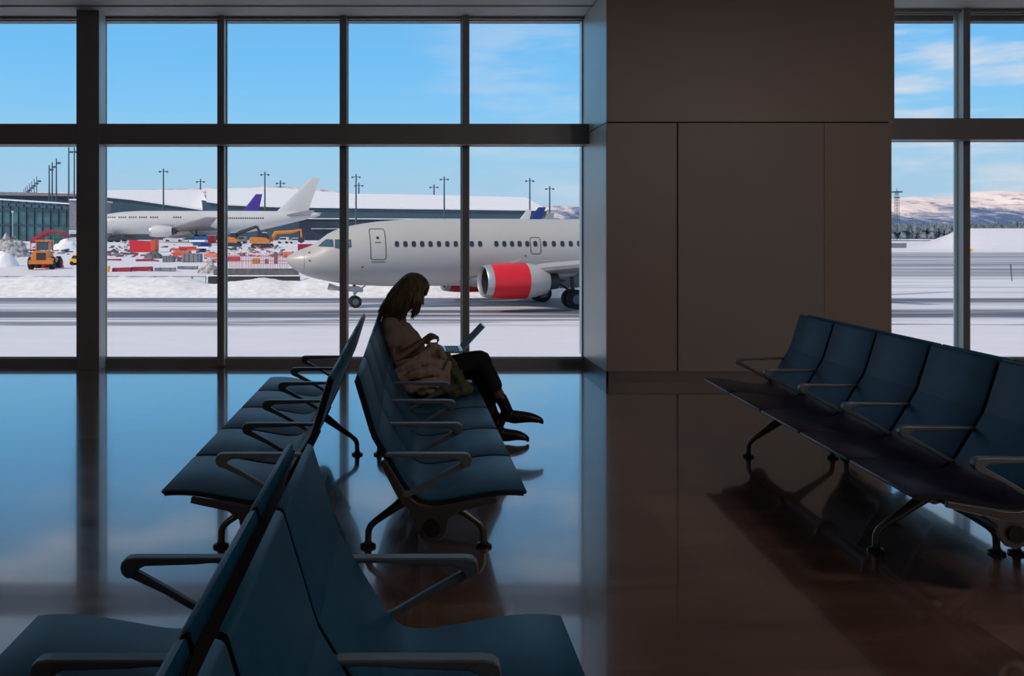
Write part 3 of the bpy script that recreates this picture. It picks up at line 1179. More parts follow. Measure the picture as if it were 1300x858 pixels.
    if gear:
        def wheel(x, y, r, w, par):
            bm = new_bm()
            tube(bm, [(x, y - w / 2, r), (x, y - w * .36, r), (x, y + w * .36, r), (x, y + w / 2, r)], [r * .82, r, r, r * .82], 28, side=(1, 0, 0))
            wo = obj('wheel', bm, M['tyre'], par, smooth='auto')
            bm = new_bm()
            for s_ in (-1, 1):
                tube(bm, [(x, y + s_ * (w / 2 + .012), r), (x, y + s_ * (w / 2 - .05), r)], [r * .5, r * .56], 20, side=(1, 0, 0))
            obj('rim', bm, M['rim'], wo, smooth='auto')
        for sg in (-1, 1):
            bm = new_bm()
            yy = 2.86 * rs * sg
            cyl(bm, (16.5 * xs, yy, .56 * rs), (16.35 * xs, yy, 2.5 * rs), .11 * rs, .14 * rs)
            cyl(bm, (16.5 * xs, yy, .9 * rs), (15.3 * xs, yy * .7, 1.8 * rs), .06 * rs)
            cyl(bm, (16.5 * xs, yy - .5 * rs, .56 * rs), (16.5 * xs, yy + .5 * rs, .56 * rs), .09 * rs)
            g_ = obj('main_gear', bm, M['dark'], t, smooth='auto')
            for w_ in (-.43, .43):
                wheel(16.5 * xs, yy + w_ * rs, .56 * rs, .38 * rs, g_)
        bm = new_bm()
        cyl(bm, (4.05 * xs, 0, .36 * rs), (3.95 * xs, 0, 1.7 * rs), .07 * rs, .09 * rs)
        cyl(bm, (4.0 * xs, 0, .8 * rs), (4.9 * xs, 0, 1.5 * rs), .045 * rs)
        cyl(bm, (4.05 * xs, -.2 * rs, .36 * rs), (4.05 * xs, .2 * rs, .36 * rs), .05 * rs)
        g_ = obj('nose_gear', bm, M['vanwhite'], t, smooth='auto')
        for w_ in (-.2, .2):
            wheel(4.05 * xs, w_ * rs, .36 * rs, .2 * rs, g_)
    return t


# the twin jet on the taxiway
wins = []
ang7 = 11 * D2R
NOSE = Vector((-6.95, 52.75, GZ))


def s737(px):
    """station along the near side of the jet seen at a picture column"""
    u_ = (px - VX) / F
    # point = nose + s*(c,sn) + 1.88*(sn,-c)
    c_, s_ = math.cos(ang7), math.sin(ang7)
    X0, Y0 = NOSE.x + 1.88 * s_, NOSE.y - 1.88 * c_
    return (u_ * Y0 - X0) / (c_ - u_ * s_)


for px in (504.2, 515, 525.6, 536.2, 546.8, 557.5, 568.2, 578.9, 589.4, 599.3, 609.8, 630.5, 640.6, 650.4, 660, 669.8, 680, 692, 703.5, 714.4, 725, 735.6):
    wins.append((s737(px), 3.76, 0.25, 0.34))
sx = wins[-1][0]
for k in range(1, 22):
    if sx + 0.51 * k < 28:
        wins.append((sx + 0.51 * k, 3.76, 0.25, 0.34))
jet = airliner('white twin-engine airliner with crimson engine cowlings taxiing just outside the window', tuple(NOSE), ang7, 1, 1, 'jet', 'jet',
               [(25.6, 5.0, 6.6, .5), (27.2, 6.2, 5.2, .45), (32.6, 12.4, 1.9, .16)], wins, 'red', detail=True)


def jchild(name, m, make):
    bm = new_bm()
    make(bm)
    return obj(name, bm, M[m], jet)


def door(px0, px1, z0, z1, name, th=0.05):
    s0, s1 = s737(px0), s737(px1)
    cx, cz, w, h = (s0 + s1) / 2, (z0 + z1) / 2, s1 - s0, z1 - z0
    jchild(name, 'line', lambda bm: ring_decal(bm, rrect(cx, cz, w, h, .14), rrect(cx, cz, w - 2 * th, h - 2 * th, .10), 1, 1))
    return cx, cz


cx, cz = door(470.3, 490.5, 2.86, 4.66, 'passenger_door', 0.045)
jchild('door_window', 'cabwin', lambda bm: decal(bm, rrect(cx, 4.12, .16, .16, .07), 1, 1))
jchild('door_handle', 'line', lambda bm: decal(bm, rrect(cx, 3.86, .34, .05, .02), 1, 1))
jchild('door_sill', 'line', lambda bm: decal(bm, rrect(cx, 2.74, .8, .04, .015), 1, 1))
door(673.4, 687, 3.16, 4.16, 'overwing_exit', 0.04)
# cockpit windows
for poly in ([(1.78, 3.63), (2.62, 3.60), (2.62, 4.02), (2.28, 4.05), (2.02, 3.86)],
             [(2.68, 3.55), (3.12, 3.46), (3.30, 4.03), (2.72, 4.03)],
             [(3.18, 3.46), (3.62, 3.60), (3.62, 4.02), (3.36, 4.03)]):
    jchild('cockpit_window', 'cockpit', lambda bm, poly=poly: decal(bm, poly, 1, 1, 0.02))
for s, z in ((1.28, 3.28), (1.28, 2.82), (4.25, 2.45), (13.9, 3.05)):
    jchild('sensor_probe', 'line', lambda bm, s=s, z=z: decal(bm, rrect(s, z, .12, .08, .03), 1, 1, 0.03))
jchild('nose_seam', 'jetgrey', lambda bm: [bm.faces.new([bm.verts.new(side_pt(a, z, 1, 1)) for a, z in ((.98, z0), (1.0, z0), (1.0, z1), (.98, z1))])
                                        for z0, z1 in [(2.1 + .13 * k, 2.1 + .13 * (k + 1)) for k in range(10)]])
bm = new_bm()
for sg in (-.35, .35):
    v = [(2.55, 1.45), (3.1, 1.25), (4.3, 1.25), (4.5, 1.1), (4.45, .92), (3.1, 1.02), (2.45, 1.08)]
    prism(bm, v, sg - .02, sg + .02)
obj('gear_door', bm, M['jet'], jet)
bm = new_bm()
box(bm, 3.92, 4.08, -.10, -.075, .95, 1.35)
obj('red_gear_flag', bm, M['red'], jet)

# wide-body far behind
D2 = 215.0
nose2 = P(108, 300, D2)
k2 = 55.6 / 33.6
wins = []
s = 0
zb = ground_z(-50, D2)
for a, b in ((141, 152), (155, 164), (168, 178), (181, 191), (195, 205), (224, 233)):
    x = a
    while x < b:
        wins.append(((x - 108) / F * D2 * 1.0, 3.24 * 1.37 + 1.2, .32, .42))
        x += 2.75
x = 289
while x < 338:
    wins.append(((x - 108) / F * D2, 3.24 * 1.37 + 1.0, .32, .42))
    x += 2.75
airliner('all-white wide-body airliner parked behind the building site', (nose2.x, D2, zb + 0.12), 0, k2, 1.37, 'jet2', 'jet2',
         [(45.0, 7.0 - zb, 7.6, .8), (53.4, 15.2 - zb, 2.1, .3)], wins, 'jet2', wing_k=1.04)
# purple-finned airliner behind it
D3 = 262.0
tx = P(333.5, 246.4, D3)
airliner('airliner with a purple tail fin, only the fin showing above the white wide-body', (tx.x - 33.4, D3, tx.z - 12.6), 0, 1, 1, 'jet2', 'purple_fin',
         [(26.3, 6.0, 5.6, .5), (31.4, 12.6, 1.9, .2)], [], 'jet2', gear=True)
D4 = 268.0
tx = P(693, 263, D4)
airliner('airliner with a navy tail fin sticking up behind the taxiing jet', (tx.x - 33.8, D4, tx.z - 12.6), 0, 1, 1, 'jet2', 'blue_fin',
         [(28.2, 8.0, 3.9, .4), (31.6, 12.6, 2.2, .2)], [], 'jet2', gear=True)
tx = P(675, 266, 232)
airliner('airliner with a small white tail fin beside the navy one', (tx.x - 28.7, 232, tx.z - 10.8), 0, .85, .85, 'jet2', 'jet2',
         [(24.6, 7.0, 3.2, .4), (27.5, 10.8, 1.2, .2)], [], 'jet2', gear=True)


# ------------------------------------------------------------------ terminal buildings
def pixprism(bm, pts, d, depth):
    poly = [(P(px, py, d).x, P(px, py, d).z) for px, py in pts]
    prism(bm, poly, d, d + depth)


def rooted(name, label, cat, d, px, group=None):
    p = P(px, 300, d)
    return thing(name, label, cat, (p.x, d, ground_z(p.x, d)), 0, group)


# glass pier at the far left
t = rooted('terminal_building', 'teal glass terminal wing with a snowy ledge at the left edge', 'building', 240, 40)
bm = new_bm()
pixprism(bm, [(-260, 244), (0, 253), (88, 259), (88, 322), (-260, 322)], 240, 25)
obj('glass_wall', bm, M['tglass'], t, world=True)
bm = new_bm()
pixprism(bm, [(-260, 242.5), (0, 252), (88, 257.6), (88, 259.4), (0, 253.8), (-260, 244.5)], 239.4, 27)
obj('snow_ledge', bm, M['snow'], t, world=True)
bm = new_bm()
for k in range(18):
    x = -90 + k * 10.2
    a = P(x, 300, 239.7)
    y0 = 253 + (x / 88) * 6
    pixprism(bm, [(x, y0), (x + .7, y0), (x + .7, 320), (x, 320)], 239.6, 0.5)
for yy in (266.5, 285):
    pixprism(bm, [(-250, yy - 3), (88, yy), (88, yy + 1.0), (-250, yy - 2)], 239.55, 0.5)
obj('wall_grid', bm, M['mull'], t, world=True)
bm = new_bm()
for k in range(9):
    x = 2 + k * 9.6
    y0 = 257 + (x / 88) * 5.0
    pixprism(bm, [(x + 1, y0), (x + 8.4, y0 + .5), (x + 8.4, y0 + 4.5), (x + 1, y0 + 4)], 239.5, 0.3)
obj('upper_window', bm, M['cockpit'], t, world=True)
t = rooted('terminal_building', 'grey block at the end of the glass terminal wing, beside the column', 'building', 236, 96)
bm = new_bm()
pixprism(bm, [(88, 254), (112, 254), (112, 322), (88, 322)], 236, 18)
obj('wall', bm, M['conc'], t, world=True)
bm = new_bm()
pixprism(bm, [(87.5, 252.6), (113, 252.6), (113, 254.2), (87.5, 254.2)], 235.5, 19)
obj('snow_cap', bm, M['snow'], t, world=True)
t = rooted('terminal_building', 'long dark flat-roofed terminal rising behind the glass wing', 'building', 330, 40)
bm = new_bm()
pixprism(bm, [(-300, 240), (0, 245), (100, 247.3), (100, 325), (-300, 325)], 330, 30)
obj('wall', bm, M['facade2'], t, world=True)
bm = new_bm()
pixprism(bm, [(-300, 239), (0, 243.6), (100, 245.8), (100, 249.3), (-300, 243.5)], 329, 32)
obj('roof_edge', bm, M['conc'], t, world=True)
# swooping roof
t = rooted('terminal_building', 'terminal with a sweeping snow-covered roof and a slate wall tapering to a point', 'building', 330, 190)
bm = new_bm()
pixprism(bm, [(104, 247), (135, 249), (165, 252), (200, 257), (235, 262), (268, 267), (268, 318), (104, 318)], 330, 26)
obj('wall', bm, M['facade'], t, world=True)
bm = new_bm()
# snow roof, rising away from the edge
fr_ = [P(px, py - .6, 329) for px, py in ((104, 247), (135, 249), (165, 252), (200, 257), (235, 262), (268, 267.2))]
bk_ = [P(px, py, 385) for px, py in ((104, 241.4), (135, 241.6), (165, 241.2), (200, 241), (235, 240.6), (256, 241))]
a = [bm.verts.new(p) for p in fr_]
b = [bm.verts.new(p) for p in bk_]
c = [bm.verts.new(p - Vector((0, 0, .6))) for p in fr_]
e = [bm.verts.new(p - Vector((0, 0, 8))) for p in bk_]
for k in range(5):
    for q1, q2 in ((a, b), (b, e), (e, c), (c, a)):
        bm.faces.new((q1[k], q1[k + 1], q2[k + 1], q2[k]))
obj('snow_roof', bm, M['snow'], t, world=True, smooth='auto')
# long hall
t = rooted('terminal_building', 'long slate terminal hall under a wide snow roof behind the taxiing jet', 'building', 300, 500)
bm = new_bm()
pixprism(bm, [(256, 253.8), (262, 255), (290, 259), (350, 261.5), (500, 263.5), (694, 266), (694, 314), (262, 314)], 300, 20)
obj('wall', bm, M['facade'], t, world=True)
bm = new_bm()
pixprism(bm, [(385, 277), (694, 278), (694, 279), (385, 278)], 298, 2.5)
pixprism(bm, [(395, 290), (450, 290), (450, 290.6), (395, 290.6)], 297, 3.5)
obj('snow_ledge', bm, M['snow'], t, world=True)
bm = new_bm()
pixprism(bm, [(380, 279), (694, 280), (694, 314), (380, 314)], 298.6, 2)
obj('lower_wall', bm, M['facade2'], t, world=True)
bm = new_bm()
ft = [(262, 254.6), (290, 258.6), (350, 261.2), (500, 263.2), (600, 264.4), (694, 265.7)]
bt = [(262, 240), (300, 238.6), (350, 238), (442, 245.6), (560, 247.6), (668, 250.5)]
fr_ = [P(px, py, 299) for px, py in ft]
bk_ = [P(px, py, 380) for px, py in bt]
a = [bm.verts.new(p) for p in fr_]
b = [bm.verts.new(p) for p in bk_]
c = [bm.verts.new(p - Vector((0, 0, .5))) for p in fr_]
e = [bm.verts.new(p - Vector((0, 0, 9))) for p in bk_]
for k in range(5):
    for q1, q2 in ((a, b), (b, e), (e, c), (c, a)):
        bm.faces.new((q1[k], q1[k + 1], q2[k + 1], q2[k]))
for k in (0, 5):
    bm.faces.new((a[k], b[k], e[k], c[k]))
obj('snow_roof', bm, M['snow'], t, world=True, smooth='auto')

# ------------------------------------------------------------------ light masts
masts = [(94.3, 187, 'tall grey light mast touching the left side of the window column'), (87.3, 187, 'tall grey light mast left of the window column'),
         (71.5, 201, 'grey light mast, tallest of the group of three left of the column'), (66.3, 206, 'grey light mast, middle of the group of three'),
         (62.5, 209.5, 'grey light mast, leftmost of the group of three')]
masts += [(x, y, None) for x, y in ((46.6, 224), (43.4, 227), (40, 230), (37.2, 232.6), (34.6, 235.5), (32.4, 237.6), (30.4, 239.6))]
lm = ['largest', 'second', 'third', 'fourth', 'fifth', 'sixth', 'seventh']
masts = [(x, y, l or 'distant light mast above the dark flat roof, %s from the right of the fading row' % lm[i - 5]) for i, (x, y, l) in enumerate(masts)]
masts += [(207.5, 214, 'light mast with two short arms above the white wide-body, left pane'), (254.5, 227, 'short distant light mast above the snow roof left of a mullion'),
          (336.3, 218, 'light mast with two short arms right of the purple fin'), (356, 229, 'short distant light mast left of the white tail fin'),
          (452, 221, 'light mast just right of the mullion above the airliner nose'), (455.6, 232, 'small light mast close behind a taller one above the airliner nose'),
          (551, 234, 'short light mast with two arms above the snow roof'), (564, 224, 'taller light mast above the middle of the taxiing jet'),
          (672.6, 226, 'light mast beside the small white tail fin'), (697.8, 236, 'light mast at the right end of the long terminal hall')]
for px, py, label in masts:
    d = min(286.0 if px > 150 and py < 228 else 30600 / (300 - py), 520)
    if px < 60:
        d = 30600 / (300 - py)
    elif px in (254.5, 356, 455.6, 551):
        d = 470
    elif px == 697.8:
        d = 325
    elif px < 100:
        d = min(max(d, 268), 322 - (px - 62.5) * 2)
    p = P(px, py, d)
    gz = ground_z(p.x, d)
    t = thing('light_mast', label, 'light mast', (p.x, d, gz), 0, 'apron light masts')
    h = p.z - gz
    bm = new_bm()
    w = .26 * d / 290 if px > 60 else .2
    tube(bm, [(0, 0, 0), (0, 0, h)], [w * 1.25, w * .8], 8)
    obj('pole', bm, M['mast'], t, smooth='auto')
    bm = new_bm()
    k = d / 290
    if px > 100:
        cyl(bm, (-1.3 * k, 0, h - .9 * k), (1.3 * k, 0, h - .9 * k), .10 * k, seg=6)
        for s_ in (-1.15, 1.15):
            box(bm, s_ * k - .28 * k, s_ * k + .28 * k, -.3, .3, h - 1.25 * k, h - .75 * k)
    else:
        cyl(bm, (0, 0, h - 1.5 * k), (1.3 * k, 0, h - 1.4 * k), .12 * k, seg=6)
        box(bm, .4 * k, 1.3 * k, -.4, .4, h - 1.8 * k, h - 1.2 * k)
    obj('lamp_head', bm, M['mast'], t)
# slim white lamp post in front of the glass wing
p = P(16, 269, 150)
t = thing('lamp_post', 'slim pale lamp post in front of the glass terminal wing', 'lamp post', (p.x, 150, ground_z(p.x, 150)))
h = p.z - t.location.z
bm = new_bm()
tube(bm, [(0, 0, 0), (0, 0, h)], [.06, .045], 8)
obj('pole', bm, M['vanwhite'], t)
bm = new_bm()
ball(bm, (0, 0, h), .2, seg=10)
obj('lamp_head', bm, M['vanwhite'], t, smooth=True)

# lattice tower at the right
d = 1000
p = P(1138.5, 241, d)
t = thing('lattice_tower', 'thin lattice radio tower against the snowy hills', 'tower', (p.x, d, GZ))
h = p.z - GZ
bm = new_bm()
for sx_ in (-1, 1):
    for sy_ in (-1, 1):
        cyl(bm, (sx_ * 2.4, sy_ * 2.4, 0), (sx_ * 1.3, sy_ * 1.3, h - 2), .22, seg=5)
n = 9
for k in range(n):
    z0, z1 = h * k / n, h * (k + 1) / n - 1
    w0, w1 = 2.4 - 1.1 * k / n, 2.4 - 1.1 * (k + 1) / n
    for s_ in (-1, 1):
        cyl(bm, (-w0, s_ * w0, z0), (w1, s_ * w1, z1), .14, seg=4)
        cyl(bm, (w0, s_ * w0, z0), (-w1, s_ * w1, z1), .14, seg=4)
obj('lattice', bm, M['mast'], t)
bm = new_bm()
box(bm, -4.2, 4.2, -4.2, 4.2, h - 3, h - 1.6)
cyl(bm, (0, 0, h - 9), (0, 0, h - 8), 3.2, seg=8)
cyl(bm, (0, 0, h - 3), (0, 0, h + 2), .25, seg=5)
obj('platform', bm, M['mast'], t)

# ------------------------------------------------------------------ hills
mm = bpy.data.materials.new('snowy_hill')
mm.use_nodes = True
nt = mm.node_tree
pb = nt.nodes['Principled BSDF']
pb.inputs['Roughness'].default_value = 0.95
pb.inputs['Specular IOR Level'].default_value = 0.1
gp = nt.nodes.new('ShaderNodeNewGeometry')
sp_ = nt.nodes.new('ShaderNodeSeparateXYZ')
nt.links.new(gp.outputs['Position'], sp_.inputs[0])
n1 = nnoise(0.004, 0.0010, 1.0, 7, 3, 0.65, 0.012)
n2 = nnoise(0.018, 0.0015, 1.0, 6, 8, 0.75, 0.045)
alt = nm('ADD', nm('MULTIPLY', sp_.outputs[2], 0.0046), nm('ADD', nm('MULTIPLY', nm('SUBTRACT', n1, 0.5), 1.9), nm('MULTIPLY', nm('SUBTRACT', n2, 0.5), 2.4)))
rp = nt.nodes.new('ShaderNodeValToRGB')
nt.links.new(alt, rp.inputs[0])
el = rp.color_ramp.elements
el[0].position = 0.25
el[0].color = (*lin((92, 112, 146)), 1)
el[1].position = 1.0
el[1].color = (*lin((248, 232, 228)), 1)
e2 = el.new(0.55)
e2.color = (*lin((158, 162, 184)), 1)
e3 = el.new(0.8)
e3.color = (*lin((236, 214, 208)), 1)
nt.links.new(rp.outputs[0], pb.inputs['Base Color'])
M['hill'] = mm


def hill(name, d, crest, label):
    """ridge along a crest given as picture columns and rows"""
    bm = new_bm()
    x0, x1 = crest[0][0], crest[-1][0]
    N, R_ = 220, 26
    rows = []
    for j in range(R_):
        f = j / (R_ - 1)                     # 0 foot, 1 crest, beyond: back slope
        row = []
        for i in range(N):
            px = x0 + (x1 - x0) * i / (N - 1)
            for k in range(len(crest) - 1):
                if crest[k][0] <= px <= crest[k + 1][0]:
                    a = (px - crest[k][0]) / (crest[k + 1][0] - crest[k][0])
                    a = a * a * (3 - 2 * a)
                    py = crest[k][1] + (crest[k + 1][1] - crest[k][1]) * a
                    break
            dd = d * (0.68 + 0.32 * f)
            top = P(px, py, d)
            z = GZ - 6 + (top.z - GZ + 6) * (f ** 0.8)
            x = (px - VX) / F * d
            z += (noise.fractal(Vector((x * 0.0035, dd * 0.0035, 2)), 0.9, 2, 5) * 0.14) * top.z * math.sin(math.pi * min(f, .97)) ** .6
            row.append(bm.verts.new((x, dd, z)))
        rows.append(row)
    row = [bm.verts.new((v.co.x, d * 1.3, GZ - 6)) for v in rows[-1]]
    rows.append(row)
    for j in range(len(rows) - 1):
        for i in range(N - 1):
            bm.faces.new((rows[j][i], rows[j][i + 1], rows[j + 1][i + 1], rows[j + 1][i]))
    return struct(name, bm, M['hill'], smooth=True)


hill('hill_east', 5200, [(900, 262), (1000, 255), (1080, 251), (1130, 251.5), (1160, 249), (1190, 251.5), (1212, 250.5), (1240, 243.5), (1265, 242), (1300, 244), (1400, 250), (1700, 262)], '')
hill('hill_middle', 4600, [(430, 292), (560, 275), (640, 266), (700, 261.5), (745, 262), (860, 268), (1000, 285)], '')
hill('hill_west', 3000, [(-900, 255), (-200, 246), (60, 244), (135, 243), (235, 240.5), (300, 239), (350, 236.5), (400, 240), (470, 247), (560, 262), (640, 292)], '')

# conifers below the hills
bm = new_bm()
rnd = random.Random(3)
for k in range(1100):
    d = rnd.uniform(820, 980)
    px = rnd.uniform(1090, 1420)
    p = P(px, 300, d)
    h = rnd.uniform(11, 17) + (1 if px > 1215 else 0) + 2.0 * noise.noise(Vector((px * .05, 0, 0)))
    r = h * .26
    for q_ in range(2):
        z0 = GZ + h * (.15 + .4 * q_)
        rr = [bm.verts.new((p.x + r * (1 - .4 * q_) * math.cos(a), d + r * math.sin(a), z0)) for a in (0, 1.57, 3.14, 4.71)]
        ap = bm.verts.new((p.x, d, z0 + h * (.6 if q_ == 0 else .5)))
        for i in range(4):
            bm.faces.new((rr[i], rr[(i + 1) % 4], ap))
tag(obj('treeline', bm, M['tree']), 'dark frosted belt of conifers below the snowy hills', 'trees', kind='stuff')


# ------------------------------------------------------------------ building site
def site(name, label, cat, px0, px1, py0, py1, depth, m, dd=None, group=None, make=None, rot=0):
    """a box-like thing standing on the ground between two picture columns; returns root and size"""
    cxp = (px0 + px1) / 2
    d = dd or on_ground(cxp, py1)
    p = P(cxp, py1, d)
    w = (px1 - px0) / F * d
    h = (py1 - py0) / F * d
    t = thing(name, label, cat, (p.x, d + depth / 2, ground_z(p.x, d + depth / 2) - 0.03), rot, group)
    make(t, w, h, depth, m)
    return t


def mk_container(t, w, h, dp, m):
    bm = new_bm()
    box(bm, -w / 2, w / 2, -dp / 2, dp / 2, 0, h)
    for k in range(int(w / .35)):
        x = -w / 2 + .15 + k * .35
        box(bm, x, x + .12, -dp / 2 - .05, -dp / 2, .1, h - .1)
    obj('body', bm, M[m], t)
    bm = new_bm()
    box(bm, -w / 2, w / 2, -dp / 2, dp / 2, h, h + .12)
    obj('snow_cover', bm, M['snow'], t)


def mk_skip(t, w, h, dp, m):
    bm = new_bm()
    prism(bm, [(-w * .46, 0), (w * .34, 0), (w * .36, h * .8), (-w / 2, h * .92)], -dp / 2, dp / 2)
    obj('body', bm, M[m], t)
    bm = new_bm()
    prism(bm, [(w * .34, h * .1), (w * .5, h * .1), (w * .5, h), (w * .30, h * .86)], -dp / 2 - .05, dp / 2 + .05)
    obj('end_flap', bm, M['orangered'], t)


def mk_barrier(t, w, h, dp, m):
    bm = new_bm()
    prism(bm, [(-w / 2, 0), (w / 2, 0), (w / 2, h * .85), (w * .48, h), (-w * .48, h * .9), (-w / 2, h * .7)], -dp / 2, dp / 2)
    obj('body', bm, M[m], t, bevel=0.03)
    bm = new_bm()
    for s_ in (-.4, .4):
        box(bm, w * s_ - .15, w * s_ + .15, -dp * .8, dp * .8, 0, .12)
    obj('base_block', bm, M['conc'], t)


def mk_van(t, w, h, dp, m):
    bm = new_bm()
    prism(bm, [(-w / 2, h * .2), (w / 2, h * .2), (w / 2, h * .95), (w * .46, h), (-w * .22, h), (-w * .38, h * .6), (-w / 2, h * .5)], -dp / 2, dp / 2)
    obj('body', bm, M[m], t, bevel=.05)
    bm = new_bm()
    prism(bm, [(-w * .35, h * .62), (w * .3, h * .62), (w * .3, h * .88), (-w * .22, h * .88)], -dp / 2 - .02, dp / 2 + .02)
    obj('side_window', bm, M['cabwin'], t)
    for s_ in (-.32, .32):
        bm = new_bm()
        tube(bm, [(w * s_, -dp / 2 - .02, h * .17), (w * s_, dp / 2 + .02, h * .17)], [h * .18, h * .18], 14, side=(1, 0, 0))
        obj('wheels', bm, M['tyre'], t)


def mk_stack(t, w, h, dp, m):
    n = 5
    for k in range(n):
        bm = new_bm()
        a = random.uniform(-.25, .25)
        ww = w * random.uniform(.5, .95)
        rbox(bm, (random.uniform(-.5, .5) * (w - ww), random.uniform(-.2, .2) * dp, h * (k + .5) / n), (ww, dp * random.uniform(.5, 1), h / n), rz=a)
        obj('slab', bm, M[m if k != 2 else 'snow'], t)


def mk_crate(t, w, h, dp, m):
    bm = new_bm()
    box(bm, -w / 2, w / 2, -dp / 2, dp / 2, 0, h)
    obj('body', bm, M[m], t, bevel=.04)
    bm = new_bm()
    for k in range(4):
        x = -w / 2 + w * (k + .5) / 4
        box(bm, x - .04, x + .04, -dp / 2 - .04, -dp / 2 + .02, 0, h)
    obj('rib', bm, M['concd'], t)


def mk_beam(t, w, h, dp, m):
    bm = new_bm()
    box(bm, -w / 2, w / 2, -dp / 2, dp / 2, 0, h)
    for k in range(max(2, int(w))):
        x = -w / 2 + w * (k + .5) / max(2, int(w))
        box(bm, x - .06, x + .06, -dp / 2 - .05, dp / 2 + .05, 0, h * 1.08)
    obj('body', bm, M[m], t)
    bm = new_bm()
    box(bm, -w / 2, w / 2, -dp / 2, dp / 2, h * 1.08, h * 1.08 + .05)
    obj('snow_cover', bm, M['snow'], t)


site('waste_skip', 'red waste skip with an orange end flap on the snow', 'skip', 164, 197, 303, 320, 2.2, 'redbin', make=mk_skip)
site('road_barrier', 'long crimson road barrier in the snow, nearer and right of two', 'barrier', 166, 193, 338.4, 344, .5, 'crimson', make=mk_barrier)
site('road_barrier', 'crimson road barrier in the snow, nearer and left of two', 'barrier', 142, 166, 339.6, 345.6, .5, 'crimson', make=mk_barrier)
site('road_barrier', 'thin far red barrier half buried in snow next to the column', 'barrier', 132, 153, 328.6, 331.6, .5, 'crimson', make=mk_barrier)
site('road_barrier', 'thin far red barrier half buried in snow below the red skip', 'barrier', 172, 194, 328.6, 332, .5, 'crimson', make=mk_barrier)
site('concrete_beam', 'grey concrete beam lying in the snow right of the crimson barriers', 'beam', 196, 222, 339.6, 343.4, .6, 'conc', make=mk_beam)
site('concrete_beam', 'grey concrete beam lying in the snow left of the rock heap', 'beam', 225, 250, 338, 341.4, .6, 'conc', make=mk_beam)
site('crate', 'grey crate left of a pair in the building site', 'crate', 206, 220, 325, 333.5, 1.2, 'conc', make=mk_crate)
site('crate', 'larger grey crate right of a pair in the building site', 'crate', 231, 254, 322, 333, 1.6, 'conc', make=mk_crate)
site('slab_stack', 'stack of orange formwork panels with snow between them', 'stack', 208, 250, 313, 325, 2.2, 'orangered', make=mk_stack)
site('slab_stack', 'stack of blue tarpaulin-covered material under the wing of the wide-body', 'stack', 238, 264, 300, 312, 2.4, 'bluec', make=mk_stack)
site('slab_stack', 'pile of pink-orange mats left of a mullion', 'stack', 256, 278, 322, 334, 1.8, 'pink', make=mk_stack)
site('slab_stack', 'dark blue tipped panels in the middle of the site', 'stack', 249, 266, 308, 320, 1.8, 'blue_fin', make=mk_stack)
site('container', 'small red kiosk with snow on top left of a mullion', 'container', 262.5, 272, 299, 309, 2, 'redbin', make=mk_container)
site('container', 'red container with snowy roof in front of the airliner nose', 'container', 378, 399, 309.5, 320, 2.2, 'crimson', make=mk_container)
site('container', 'small orange box beside the red container at the airliner nose', 'container', 359, 371, 319.5, 327, 1.6, 'pink', make=mk_container)
site('container', 'white site hut with a dark window beside the left column', 'hut', 87.5, 104, 293, 307, 3, 'vanwhite', make=lambda t, w, h, dp, m: (mk_container(t, w, h, dp, m), (lambda bm: (box(bm, -w * .38, w * .1, -dp / 2 - .12, -dp / 2 - .05, h * .45, h * .72), obj('dark_window', bm, M['cabwin'], t)))(new_bm())))
site('orange_barrier', 'pale pink barrier board on the snow bank beside the dark concrete wall', 'barrier', 246, 266, 346, 353, .4, 'pink', dd=72, make=mk_barrier)
for a, b, y0, y1, m_, lab in ((207, 232, 299, 306.5, 'vanwhite', 'white service vehicle parked under the wing of the wide-body'),
                              (136, 150, 298, 307.5, 'dark', 'dark ground vehicle under the nose of the wide-body, beside the column'),
                              (153, 172, 297.5, 306.5, 'dark', 'dark ground vehicle left of the wide-body engine'),
                              (352, 366, 301, 309, 'vanwhite', 'white van behind the right excavator arm'),
                              (366, 385, 302, 309, 'vanwhite', 'pale van in front of the dark terminal wall'),
                              (300, 312, 300, 309, 'conc', 'grey van behind the left excavator'),
                              (10, 34, 296, 306, 'vanwhite', 'pale vehicle in front of the glass terminal wing')):
    site('service_vehicle', lab, 'vehicle', a, b, y0, y1, 2, m_, make=mk_van)

# loose debris between the stacks
bm = new_bm()
rnd = random.Random(21)
for k in range(230):
    px, py = rnd.choice([(rnd.uniform(196, 278), rnd.uniform(306, 334)), (rnd.uniform(286, 360), rnd.uniform(312, 326)), (rnd.uniform(134, 200), rnd.uniform(308, 326)), (rnd.uniform(0, 96), rnd.uniform(308, 324))])
    d = on_ground(px, py)
    p = P(px, py, d)
    sz = rnd.uniform(.15, .55)
    rbox(bm, (p.x, d, ground_z(p.x, d) + sz * .25), (sz * rnd.uniform(1, 4), sz, sz * rnd.uniform(.3, .9)), rnd.uniform(0, 3), rnd.uniform(-.4, .4), rnd.choice((0, 0, 1, 2, 3)))
tag(obj('debris', bm, [M['concd'], M['rock'], M['crimson'], M['facade']]), 'small loose debris scattered over the snow of the building site', 'debris', kind='stuff')

